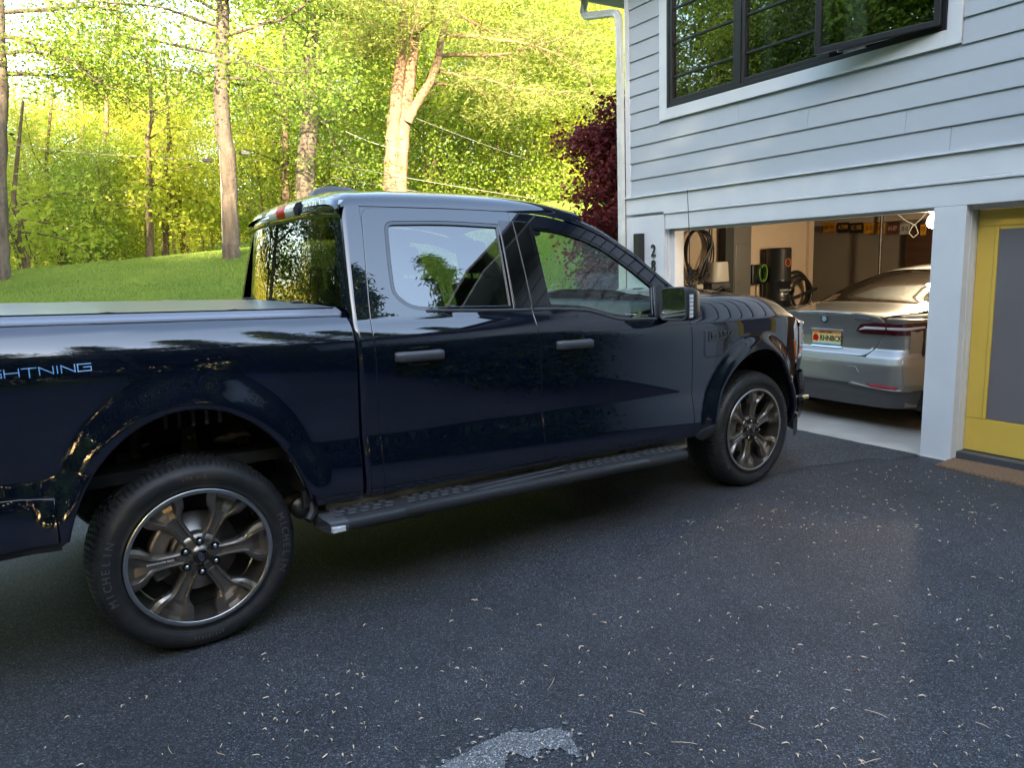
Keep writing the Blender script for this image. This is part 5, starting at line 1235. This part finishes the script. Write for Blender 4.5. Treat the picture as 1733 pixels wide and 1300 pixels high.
def tree_meshes(seed, H=14., r0=.2, crown0=.3, R_=3.5, nleaf=16000, leaf=.14, lm='leaf_a', bm_='bark_far', nl=16, lean=.03, bend=.25, clump=.45, lowb=0):
    r_ = np.random.default_rng(seed); q = MB(); path = [np.array([0, 0, -.4])]; d = np.array([r_.normal(0, lean), r_.normal(0, lean), 1.])
    p = path[0]
    for k in range(12): d = d+np.r_[r_.normal(0, .02*bend*4, 2), 0]; d /= np.linalg.norm(d); p = p+d*(H+.4)/12; path.append(p)
    path = np.array(path); rad = [r0*(1.35 if k == 0 else 1)*(1-.88*k/12) for k in range(13)]
    q.tube([tuple(x) for x in path], rad, 10)
    C_ = []
    for j in range(nl):
        t = crown0+(1-crown0)*(j+r_.random()*.6)/nl; h = t*12; i = min(11, int(h)); p0 = path[i]+(path[i+1]-path[i])*(h-i)
        a = j*2.4+r_.normal(0, .4); prof = math.sin(PI*min(1, .22+.78*(1-t)/(1-crown0+1e-6)))**.7 if t < .95 else .4
        L = R_*(.45+.65*prof)*(.7+.5*r_.random()); lp = limb_path(r_, p0, (math.cos(a), math.sin(a), .35+.6*t), L, 6, .16, .03)
        rb = max(.02, r0*(1-.88*t)*.5); q.tube([tuple(x) for x in lp], [rb*(1-.85*k/6) for k in range(7)], 6, False)
        for k in range(2, 7):
            for m in range(3 if k > 3 else 2):
                a2 = r_.normal(size=3); a2[2] *= .5; a2 /= np.linalg.norm(a2); l2 = limb_path(r_, lp[k], a2, L*.33, 3, .25, .0)
                if m < 2: q.tube([tuple(x) for x in l2], [rb*.3, rb*.22, rb*.15, .006], 4, False)
                C_ += [l2[2], l2[3]]
    C_ = np.array(C_); idx = r_.integers(0, len(C_), nleaf); sc_ = clump*(.5+r_.random(len(C_)))
    off = r_.normal(size=(nleaf, 3))*sc_[idx][:, None]*np.array([1, 1, .5]); P = C_[idx]+off
    V, F = leaf_cloud(P, leaf, r_)
    return q.mesh('trunk', M[bm_], False), fastmesh('crown', V, F, M[lm])
def plant_tree(name, label, cat, tm, loc, rz=0, sc_=1., group=None, sz=None):
    e = empty(name, loc, rz, label, cat, group); e.scale = (sc_, sc_, sz or sc_); obj('trunk', tm[0], e); obj('crown', tm[1], e); return e
TP = [tree_meshes(11, 15, .17, .22, 3.6, 17000, .095, 'leaf_a', nl=18, clump=.34), tree_meshes(12, 17, .15, .30, 3.2, 15000, .095, 'leaf_c', nl=18, clump=.34), tree_meshes(13, 12, .12, .10, 3.0, 18000, .10, 'leaf_b', nl=18, clump=.38),
      tree_meshes(14, 16, .20, .25, 3.8, 18000, .095, 'leaf_a', nl=20, bend=.6, clump=.34), tree_meshes(15, 6.5, .07, .03, 2.3, 17000, .085, 'leaf_a', nl=20), tree_meshes(16, 4.2, .05, .0, 2.0, 14000, .085, 'leaf_b', nl=20)]
TL = tree_meshes(17, 7.5, .13, .16, 2.6, 15000, .11, 'dark_leaf', 'bark_oak', nl=20)
G1 = 'woodland trees behind the lawn'
SEEN = []
def spot(px): 
    return ['left of the forked trunk beyond the lawn', 'between the left trunk and the leaning oak', 'just left of the leaning oak', 'behind the leaning oak', 'between the oak and the twin trunked pine', 'behind the pine', 'right of the pine', 'near the house corner'][int(np.clip((px+100)//150, 0, 7))]
kinds = ['tall yellow green woodland tree', 'tall thin golden leafed tree', 'mid green bushy woodland tree', 'broad crowned yellow green tree', 'young yellow green understorey tree', 'low bushy green sapling']
ordn = ['', 'second ', 'third ', 'fourth ', 'fifth ', 'sixth ', 'seventh ', 'eighth ', 'ninth ', 'tenth ']
cnt = {}
def place(k, px, dist, sc_=1., rz=None):
    sp_ = spot(px); c = cnt.get((k, sp_), 0); cnt[(k, sp_)] = c+1
    lab = (ordn[min(c, 9)].capitalize()+kinds[k]+' '+sp_+('' if c == 0 else ', counting back')).strip()
    nm = ('woodland_tree', 'woodland_tree', 'woodland_tree', 'woodland_tree', 'understorey_tree', 'sapling')[k]
    return plant_tree(nm, lab[0].lower()+lab[1:], 'tree', TP[k], at(px, dist), random.random()*6.28 if rz is None else rz, sc_, G1)
# front edge understorey, then rows going back
for px, ds, sc_ in [(30, 24, .8), (110, 26, .75), (180, 24, .7), (250, 27, .85), (320, 23, .65), (455, 25, .75), (560, 24, .7), (600, 30, .8), (730, 24, .8), (790, 27, .9), (850, 24, .85), (905, 26, .9), (960, 23, .9), (1010, 27, 1.), (1040, 22, .85)]:
    place(4 if random.random() < .6 else 5, px, ds+random.random()*2, sc_*(1.0 if px < 430 else 1.3))
for px, ds, k in [(-40, 28, 0), (60, 31, 1), (150, 29, 3), (215, 33, 0), (262, 28, 1), (300, 36, 3), (345, 30, 0), (440, 31, 2), (490, 27, 3), (540, 33, 0), (615, 28, 2), (700, 32, 0), (765, 29, 3), (820, 34, 0), (850, 27, 3), (900, 31, 1), (950, 29, 0), (1000, 33, 3), (1040, 28, 0), (1075, 33, 2)]:
    place(k, px, ds+random.random(), (.72+random.random()*.35)*(.55 if px < 430 else .9))
for i in range(26):
    px = -150+i*50+random.uniform(-15, 15); place(random.choice([0, 1, 3, 2]), px, random.uniform(38, 52), (.38 if px < 420 else .7)+random.random()*.28)
for i in range(20): px = -120+i*62+random.uniform(-20, 20); place(4, px, random.uniform(32, 44), 1.0 if px < 450 else 1.5)
# far wood as one mass
r_ = np.random.default_rng(5); n_ = 90000
a_ = np.radians(r_.uniform(25, 115, n_)); dd_ = r_.uniform(56, 90, n_); X = CAM[0]+dd_*np.cos(a_); Y = CAM[1]+dd_*np.sin(a_); hh = 3.5+2*np.sin(a_*37)+3*np.sin(a_*91+dd_*.2)
Z = terrain(X, Y)+hh*r_.random(n_)**1.3
P = np.c_[X, Y, Z]; P = P+r_.normal(0, .5, P.shape); V, F = leaf_cloud(P, .55, r_)
tag(obj('far_wood', fastmesh('far_wood', V, F, M['leaf_c'])), kind='stuff', label='distant sunlit woodland behind the near trees', cat='woodland')
# the leaning oak, with its boughs over the lawn
def custom_tree(name, label, trunks, mat_, crown_pts, nleaf, leafsize, lm, loc, limbs, cl=.5, asp=.6, seed=3):
    e = empty(name, loc, 0, label, 'tree'); r_ = np.random.default_rng(seed)
    for pts, rad in trunks:
        P = []; Rr = []
        for i in range(len(pts)-1):
            for t in (0, .25, .5, .75):
                p = Vector(pts[i]).lerp(Vector(pts[i+1]), t)+Vector(r_.normal(0, .012, 3)); P.append(p); Rr.append((rad[i]+(rad[i+1]-rad[i])*t)*(1+r_.normal(0, .025)))
        P.append(Vector(pts[-1])); Rr.append(rad[-1]); MB().tube(P, Rr, 16).build('trunk', mat_, e)
    C_ = []
    for p0, d, L, r0 in limbs:
        lp = limb_path(r_, p0, d, L, 8, .13, .0); MB().tube([tuple(x) for x in lp], [r0*(1-.85*k/8) for k in range(9)], 8, False).build('limb', mat_, e)
        tw_ = MB()
        for k in range(2, 9):
            for m in range(4):
                a2 = np.array(d)/np.linalg.norm(d)*.5+r_.normal(size=3)*np.array([.8, .8, .5]); l2 = limb_path(r_, lp[k], a2, L*.30, 4, .25, -.03)
                tw_.tube([tuple(x) for x in l2], [r0*.22, r0*.16, r0*.12, r0*.08, .004], 4, False); C_ += [l2[2], l2[3], l2[4]]
        t_ = tw_.build('twigs', mat_, e, fix=False); t_['kind'] = 'stuff'
    C_ = np.array(C_); idx = r_.integers(0, len(C_), nleaf); P = C_[idx]+r_.normal(size=(nleaf, 3))*cl*np.array([1, 1, .38])
    V, F = leaf_cloud(P, leafsize, r_, asp); obj('crown', fastmesh('crown', V, F, M[lm]), e); return e
def rel(px, py, dist, base):     # photo pixel at a horizontal distance, relative to base
    d = np.array([(px-866.5)/FPX, -(py-650)/FPX, 1.0]); v = d[0]*cr+d[1]*cu+d[2]*cf; t = dist/np.linalg.norm(v[:2]); p = CAM+v*t; return tuple(p-np.array(base))
b0 = at(391, 17.3); D0 = 17.3
R0_ = lambda px, py, dd=0: rel(px, py, D0+dd, b0)
pts = [R0_(392, 440), R0_(391, 410), R0_(390, 340), R0_(386, 270), R0_(377, 215), R0_(374, 160), R0_(378, 110), R0_(375, 60), R0_(378, 0), R0_(380, -80), R0_(372, -200), R0_(380, -330)]
rad = [.20, .175, .165, .16, .165, .155, .15, .13, .12, .10, .07, .03]
lim = []
for (px, py), dv, L, r in [((374, 90), (-1, -.15, .15), 3.2, .05), ((378, 60), (1, -.3, .28), 3.6, .06), ((374, 130), (-.9, -.5, .0), 2.4, .04), ((378, 130), (1, .1, -.25), 3.0, .05), ((378, 20), (-1, .2, .4), 3.0, .05), ((378, 10), (.9, -.5, .3), 3.2, .05), ((378, -40), (-.8, -.6, .3), 3.2, .05), ((378, -60), (1, .2, .3), 3.0, .05), ((376, -120), (-1, 0, .5), 2.6, .04), ((376, -150), (.8, -.4, .5), 2.6, .04), ((375, 105), (1, -.7, -.05), 3.4, .05), ((376, 45), (-1, -.8, .1), 3.2, .05), ((378, -20), (.2, -1, .2), 3.0, .05), ((376, -200), (0, 1, .6), 2.6, .04), ((380, 80), (.9, .1, -.35), 3.8, .045)]:
    lim.append((R0_(px, py), (dv[0]*.82+dv[1]*.57, -dv[0]*.57+dv[1]*.82, dv[2]), L, r*.68))
custom_tree('oak_tree', 'tall grey barked tree with a kinked trunk beside the utility pole', [(pts, rad)], M['bark_oak'], None, 21000, .078, 'leaf_b', b0, lim, .36, seed=21)
# left-edge tree
b1 = at(0, 17.5); R1_ = lambda px, py, dd=0: rel(px, py, 17.5+dd, b1)
pts = [R1_(2, 480), R1_(2, 400), R1_(-1, 250), R1_(1, 150), R1_(0, 60), R1_(-5, -40), R1_(-15, -200)]
lim = []
for (px, py), dv, L, r in [((0, 125), (1, 0, .05), 2.2, .05), ((0, 60), (1, -.3, .15), 2.8, .05), ((0, 20), (1, .3, .3), 3.0, .05), ((0, -30), (.8, -.6, .3), 3., .05), ((-3, -60), (-.8, .2, .4), 3, .05), ((0, 40), (-.9, -.2, .2), 3, .05), ((-5, -100), (.9, .1, .5), 2.6, .04), ((0, 90), (.8, -.7, .05), 2.2, .04)]:
    lim.append((R1_(px, py), (dv[0]*.98+dv[1]*.2, -dv[0]*.05+dv[1]*.9, dv[2]), L, r))
custom_tree('lawn_edge_tree', 'grey trunked tree at the far left edge of the lawn', [(pts, [.15, .13, .12, .11, .10, .08, .04])], M['bark_oak'], None, 11000, .078, 'leaf_b', b1, lim, .32, seed=22)
# second shaded trunk between oak and pine
b2 = at(516, 21); R2_ = lambda px, py, dd=0: rel(px, py, 21+dd, b2)
pts = [R2_(516, 440), R2_(517, 340), R2_(519, 260), R2_(524, 200), R2_(522, 130), R2_(528, 60), R2_(530, -40), R2_(530, -160)]
lim = [(R2_(522, y), (math.cos(a), math.sin(a), .2), 3.0, .05) for y, a in ((210, 0.2), (180, 3.3), (130, 5.4), (100, 1.2), (60, 4.2), (30, .0), (0, 2.6), (-40, 5.), (-80, 3.4), (-120, .8))]
custom_tree('dark_trunk_tree', 'shaded dark trunk half hidden in leaves behind the truck cab', [(pts, [.30, .27, .25, .23, .20, .17, .12, .05])], M['bark_oak'], None, 17000, .09, 'leaf_b', b2, lim, .42, seed=23)
# twin pine
b3 = at(668, 20); R3_ = lambda px, py, dd=0: rel(px, py, 20+dd, b3)
t1 = [R3_(660, 420), R3_(662, 330), R3_(664, 260), R3_(667, 200), R3_(673, 150), R3_(679, 80), R3_(684, 20), R3_(690, -80), R3_(700, -260)]
t2 = [R3_(676, 420, .05), R3_(676, 330, .05), R3_(678, 260, .05), R3_(684, 200, .1), R3_(692, 140, .1), R3_(700, 90, .15), R3_(704, 0, .2), R3_(712, -120, .2), R3_(716, -240, .2)]
t3 = [R3_(690, 205, -.05), R3_(705, 175, -.1), R3_(722, 148, -.15), R3_(738, 115, -.2), R3_(748, 60, -.2), R3_(764, 20, -.2), R3_(775, -50, -.2), R3_(780, -120, -.2)]
lim = []
for (px, py), dv, L, r in [((684, 50), (-1, -.1, .08), 2.6, .05), ((740, 95), (1, 0, .05), 3.8, .06), ((745, 60), (1, -.3, -.12), 4.0, .06), ((764, 20), (1, .2, -.1), 3.6, .05), ((700, 60), (.5, -1, 0), 2.6, .05), ((735, 118), (1, -.2, -.05), 3.4, .05), ((690, 10), (-1, -.4, .1), 2.6, .05), ((770, -40), (1, -.2, .1), 3.6, .05), ((704, 0), (-.3, -1, .1), 2.6, .05), ((710, -60), (-1, .1, .2), 2.6, .04), ((778, -90), (.9, .3, .2), 3., .04), ((684, 80), (-.8, -.6, .0), 1.7, .04), ((725, 140), (1, .5, -.12), 3.0, .04), ((715, -130), (.4, -1, .2), 2.4, .04)]:
    lim.append((R3_(px, py), (dv[0]*.90+dv[1]*.44, -dv[0]*.44+dv[1]*.90, dv[2]), L, r))
custom_tree('pine_tree', 'sunlit pine with twin pale trunks and soft needle boughs behind the cab', [(t1, [.235, .215, .20, .185, .15, .135, .12, .09, .03]), (t2, [.225, .205, .19, .18, .16, .14, .12, .09, .03]), (t3, [.13, .12, .11, .10, .08, .07, .05, .02])], M['bark_pine'], None, 52000, .15, 'needle', b3, lim, .26, asp=.10, seed=24)
# pale forked tree right of pine
b4 = at(857, 27); R4_ = lambda px, py, dd=0: rel(px, py, 27+dd, b4)
pts = [R4_(856, 400), R4_(855, 330), R4_(852, 290), R4_(846, 240), R4_(833, 200), R4_(822, 140), R4_(815, 60)]; p2 = [R4_(853, 285), R4_(862, 240), R4_(873, 195), R4_(885, 120), R4_(890, 40)]
lim = [(R4_(px, py), d, 3.4, .05) for px, py, d in ((833, 200, (-.8, .4, .4)), (825, 150, (.5, -.4, .5)), (818, 90, (-.7, -.3, .5)), (875, 190, (.9, -.5, .3)), (884, 130, (.4, .6, .6)), (890, 60, (.8, -.2, .6)), (815, 60, (0, 0, 1)))]
custom_tree('forked_tree', 'slender pale tree forking into two stems right of the pine', [(pts, [.20, .18, .17, .13, .11, .08, .03]), (p2, [.13, .11, .10, .07, .03])], M['bark_far'], None, 12000, .15, 'leaf_a', b4, lim, .5, seed=25)
# bare trunks in the wood
for px, pyb, pyt, ds, r, lab in [(253, 420, 200, 23, .10, 'reddish bare trunk left of the oak'), (283, 425, 250, 24, .11, 'reddish bare trunk nearest the oak on its left'), (310, 440, 260, 25, .08, 'thin leaning brown trunk left of the oak'), (485, 400, 160, 24, .13, 'orange brown trunk right of the oak, wrapped in leaves'), (180, 430, 120, 27, .11, 'pale straight trunk in the middle of the left wood'), (100, 450, 260, 26, .08, 'thin grey trunk in the left part of the wood'), (45, 455, 330, 21, .09, 'short dark leaning trunk near the left edge tree'), (205, 330, 60, 30, .12, 'tall pale trunk reaching into the sky gap'), (1105, 380, 200, 25, .10, 'pale trunk near the house corner')]:
    bb = at(px, ds); q = MB(); pp_ = [rel(px+ (8 if r < .1 else 0), pyb+30, ds, bb)]+[rel(px+random.uniform(-5, 5)-(k*4 if r < .1 else 0), pyb+(pyt-pyb)*k/6, ds, bb) for k in range(7)]+[rel(px-6, pyt-160, ds, bb)]
    q.tube(pp_, [r*1.1]+[r*(1-.07*k) for k in range(7)]+[r*.3], 10); e = empty('bare_trunk', bb, 0, lab, 'tree', 'bare trunks in the wood'); q.build('trunk', M['bark_far'], e)
    q = MB(); cp = []
    for k in range(7):
        p0 = pp_[3+k % 5]; lp = limb_path(rng, p0, rng.normal(size=3)*np.array([1, 1, .4]), 1.8, 5, .2, .03); q.tube([tuple(x) for x in lp], [r*.3*(1-.15*j) for j in range(6)], 5, False); cp += lp[2:]
    q.build('branches', M['bark_far'], e)
    cp = np.array(cp); P = cp[rng.integers(0, len(cp), 1600)]+rng.normal(0, .3, (1600, 3)); V, F = leaf_cloud(P, .13, rng); obj('crown', fastmesh('crown', V, F, M['leaf_a']), e)
# bough curls in the left wood
# utility pole and wires
bp = at(378, 17.9); e = empty('utility_pole', bp, 0, 'thin weathered utility pole just left of the kinked trunk', 'utility pole')
pl2 = [rel(381, 440, 17.9, bp), rel(377, 300, 17.9, bp), rel(369, 170, 17.9, bp)]; MB().tube(pl2, [.055, .05, .045], 10).build('pole', M['pole'], e)
for px, py in ((352, 271), (413, 259)):
    p = rel(px, py, 17.9, bp); MB().bbox(p[0]-.11, p[0]+.11, p[1]-.06, p[1]+.06, p[2]-.035, p[2]+.035, .01).build('splice_box', M['grey_plastic' if px > 400 else 'liner'], e)
wr = [((560, 277), (1010, 350), 'upper power line crossing the wood right of the pine'), ((560, 300), (1000, 362), 'lower power line crossing the wood right of the pine'), ((585, 222), (690, 256), 'short bright power line left of the pine'), ((705, 200), (960, 290), 'highest wire sloping through the leaves right of the pine'), ((20, 244), (352, 270), 'wire running left from the utility pole'), ((270, 240), (360, 243), 'short pale wire above the splice box')]
for (u0, v0), (u1, v1), lab in wr:
    p0 = np.array(rel(u0, v0, 19, (0, 0, 0))); p1 = np.array(rel(u1, v1, 24 if u1 > 800 else 19, (0, 0, 0))); P = [p0+(p1-p0)*t+np.array([0, 0, -.25*t*(1-t)]) for t in np.linspace(0, 1, 12)]
    o = MB().tube([tuple(p) for p in P], .008 if v0 in (277, 222) else .006, 5).build('power_line', M['wire']); tag(o, lab, 'wire', 'power lines behind the lawn')
# red maple at the house corner
bmp = at(1045, 11.6)
hm_ = rel(1020, 222, 11.6, bmp)[2]; tm = tree_meshes(31, hm_, .06, .34, .74, 21000, .075, 'maple', 'bark_oak', nl=26, clump=.17)
plant_tree('red_maple', 'dark red Japanese maple tucked behind the house corner', 'tree', tm, bmp, 1.0, 1.0)
hm_s = tree_meshes(34, 1.5, .03, .0, .75, 16000, .06, 'dark_leaf', 'bark_oak', nl=28, clump=.16)
# trees behind the camera: they shade the drive and show in the paint and glass
GB = 'trees behind the driveway'
TB = [tree_meshes(41, 17, .26, .12, 4.6, 26000, .26, 'dark_leaf', 'bark_oak', nl=26, clump=.6), tree_meshes(42, 15, .22, .10, 4.4, 26000, .26, 'leaf_b', 'bark_oak', nl=26, clump=.6)]
sun_h = np.array([math.cos(SUN_AZ), math.sin(SUN_AZ)]); perp = np.array([-sun_h[1], sun_h[0]])
k = 0
for row, (dist_, sc_) in enumerate(((15.5, .67), (20.5, .76))):
    for j in range(-9, 8):
        o = perp*(j*3.9+row*1.9+random.uniform(-.5, .5))+sun_h*(dist_+random.uniform(-1, 1)); x, y = 1.5+o[0], 0+o[1]
        plant_tree('shade_tree', 'tall dark leafy tree behind the camera shading the driveway', 'tree', TB[k % 2], (x, y, float(terrain(x, y))), random.random()*6, sc_*random.uniform(.93, 1.07)*(.86 if 2 <= j <= 6 else 1), GB); k += 1
# left side and far left, seen in the rear window
for x, y, kk in [(-14, -6, 1), (-15, -1, 0), (-14.5, 3.5, 1), (-16, 8, 0), (-20, -4, 1), (-20, 2, 0), (-21, 7, 1), (-13, 12, 1), (-17, 14, 0), (-10, 18, 1)]:
    plant_tree('shade_tree', 'tall dark leafy tree standing off to the left of the driveway', 'tree', TB[kk], (x, y, float(terrain(x, y))), random.random()*6, random.uniform(.7, .85), 'trees left of the driveway')
for x, y, kk in [(-26, -8, 0), (-27, -2, 0), (-26, 4, 0), (-28, 10, 0), (-24, 15, 0), (-24, -13, 0)]:
    plant_tree('shade_tree', 'tall dark leafy tree standing off to the left of the driveway', 'tree', TB[kk], (x, y, float(terrain(x, y))), random.random()*6, random.uniform(1.0, 1.15), 'trees left of the driveway')
for i in range(9):  # added shrubs out of view, so the truck doors mirror dark leaves
    x, y, _ = hw(-.9, -4.3-.95*i); plant_tree('reflection_shrub', 'added dark rounded shrub out of view right of the yellow door, darkening the truck reflections', 'shrub', hm_s, (x, y, -.08), i*1.7, 1.15, 'added shrubs out of view that darken the truck reflections')
for x, y in [(-11.5, -3.5), (-12, .5), (-11.8, 4.5), (-12.5, -7.5), (-10.5, 8)]:
    plant_tree('garden_shrub', 'bushy green shrub bordering the left end of the driveway', 'shrub', TP[5], (x, y, float(terrain(x, y))), random.random()*6, .9, 'shrubs left of the driveway')
for i, (x, y) in enumerate([(-3.2, 14.5), (-5.2, 12.5), (-7, 10.5), (-9, 9), (-6, 16), (-8.5, 13.5), (-10.5, 12), (-4, 18.5), (-7.5, 18), (-10.5, 16.5), (-12.5, 14), (-13, 10)]):
    plant_tree('lawn_tree', 'bushy green tree on the lawn beyond the left edge of the view', 'tree', (TL, TP[4], TL)[i % 3], (x, y, float(terrain(x, y))), i*2.1, .95+.05*(i % 4), 'trees on the lawn left of the view')
TD = tree_meshes(18, 5.5, .08, .0, 2.7, 17000, .17, 'dark_leaf', 'bark_oak', nl=26)  # added low trees out of view, blocking the bright horizon in the paint
for i in range(17):
    a = math.radians(150+i*10.5); d_ = 17.5+1.5*math.sin(i*2.3); x, y = d_*math.cos(a), d_*math.sin(a)
    if y < -13.5 and x > 2: continue
    plant_tree('horizon_screen_tree', 'added low dense dark green tree out of view, hiding the bright horizon from reflections', 'tree', TD, (x, y, float(terrain(x, y))), i*1.9, 1+.1*math.sin(i), 'added trees screening the horizon around the driveway')
def spruce(seed, H, R_):
    r_ = np.random.default_rng(seed); q = MB(); q.tube([(0, 0, -.3), (0, 0, H*.5), (0, 0, H)], [.2, .12, .01], 10); C_ = []
    for k in range(70):
        t = .04+.95*k/70; a = k*2.4; L = R_*(1-t)**.85*(.75+.5*r_.random()); lp = [np.array([math.cos(a)*L*u, math.sin(a)*L*u, H*t+L*(.12*u-.30*u*u)]) for u in np.linspace(0, 1, 6)]
        q.tube([tuple(p) for p in lp], [.03*(1-u*.9) for u in np.linspace(0, 1, 6)], 5, False); C_ += lp[1:]+[(lp[3]+lp[4])/2, (lp[4]+lp[5])/2, lp[5]]
    C_ = np.array(C_); P = C_[r_.integers(0, len(C_), 15000)]+r_.normal(0, 1, (15000, 3))*np.array([.16, .16, .09]); V, F = leaf_cloud(P, .20, r_, .25, .5)
    return q.mesh('trunk', M['bark_oak'], False), fastmesh('crown', V, F, M['dark_leaf'])
for i, (x, y, h) in enumerate(((5.9, -12.3, 16.0), (8.3, -13.6, 16), (3.6, -13.8, 15), (11.5, -13.2, 15), (6.9, -15.2, 17), (9.9, -15.6, 16.5), (4.6, -16, 17), (1.6, -15, 15))):
    plant_tree('spruce_tree', ['narrow dark spruce behind the camera, second from the left', 'tallest dark spruce behind the camera', 'shortest dark spruce behind the camera, at the driveway side', 'dark spruce behind the camera nearest the house wall', 'spruce in the back row between the two nearest spruces', 'spruce in the back row nearest the house wall', 'spruce in the back row farthest from the house', 'spruce standing apart at the open side of the driveway'][i], 'tree', spruce(50+i, h, 2.1), (x, y, -.1), i, 1., 'spruces behind the camera')
# ------------------------------------------------------------------ lawn blades and litter
r_ = np.random.default_rng(9); n_ = 330000
x = r_.uniform(-6, 13, n_*2); y = r_.uniform(3.9, 18, n_*2); keep = (r_.random(n_*2) < np.clip(1.25-(y-4)/17, .25, 1)) & ((y > 5) | (x < 5.2)) & (x*1.0 < 5.2+(y-3.5)*1.4); x = x[keep][:n_]; y = y[keep][:n_]; n = len(x); z = terrain(x, y)-.02
h = r_.uniform(.035, .065, n)*(1+.25*np.sin(x*1.3+y*2.1)); a = r_.uniform(0, 2*PI, n); w_ = r_.uniform(.004, .009, n); lx, ly = r_.normal(0, .018, n), r_.normal(0, .018, n)
V = np.stack([np.c_[x-w_*np.cos(a), y-w_*np.sin(a), z], np.c_[x+w_*np.cos(a), y+w_*np.sin(a), z], np.c_[x+lx, y+ly, z+h]], 1).reshape(-1, 3); F = np.arange(n*3).reshape(-1, 3)
tag(obj('lawn_grass', fastmesh('lawn_grass', V, F, M['grass_blade'])), 'mown green lawn rising behind the truck', 'grass', kind='stuff')
r_ = np.random.default_rng(4); V = []; F = []
for i in range(760):
    if i < 480: u, v = r_.uniform(430, 1733), 850+450*r_.random()**.8
    else: u, v = r_.uniform(1150, 1700), r_.uniform(790, 900)
    if i > 715: u, v = r_.uniform(0, 600), r_.uniform(1120, 1300)
    if u < 1150 and v < 930 and r_.random() < .8: continue
    gx, gy = gpt(u, v)
    if gy > -1.2 and -1 < gx < 4.7: continue
    if gx*nw[0]+gy*nw[1] > HD-.05: continue
    L = r_.uniform(.004, .013) if r_.random() < .95 else r_.uniform(.02, .045); wd = r_.uniform(.0014, .0034) if L < .018 else .0008; a = r_.uniform(0, 2*PI); z = -.01424*gx+.004; c, s = math.cos(a), math.sin(a); cv = r_.normal(0, .025)/(L*8)
    b = len(V)
    for t, wf2, hz in ((-1, .25, .001), (-.3, 1, .004), (.4, .9, .005), (1, .15, .001)):
        for sg in (-1, 1): xx, yy = t*L, sg*wd*wf2+cv*L*t*t; V.append((gx+xx*c-yy*s, gy+xx*s+yy*c, z+hz+.0008*sg))
    F += [(b, b+1, b+3, b+2), (b+2, b+3, b+5, b+4), (b+4, b+5, b+7, b+6)]
tag(obj('seed_litter', fastmesh('seed_litter', V, F, M['litter'])), 'pale seed pods and catkins scattered over the asphalt', 'litter', kind='stuff')
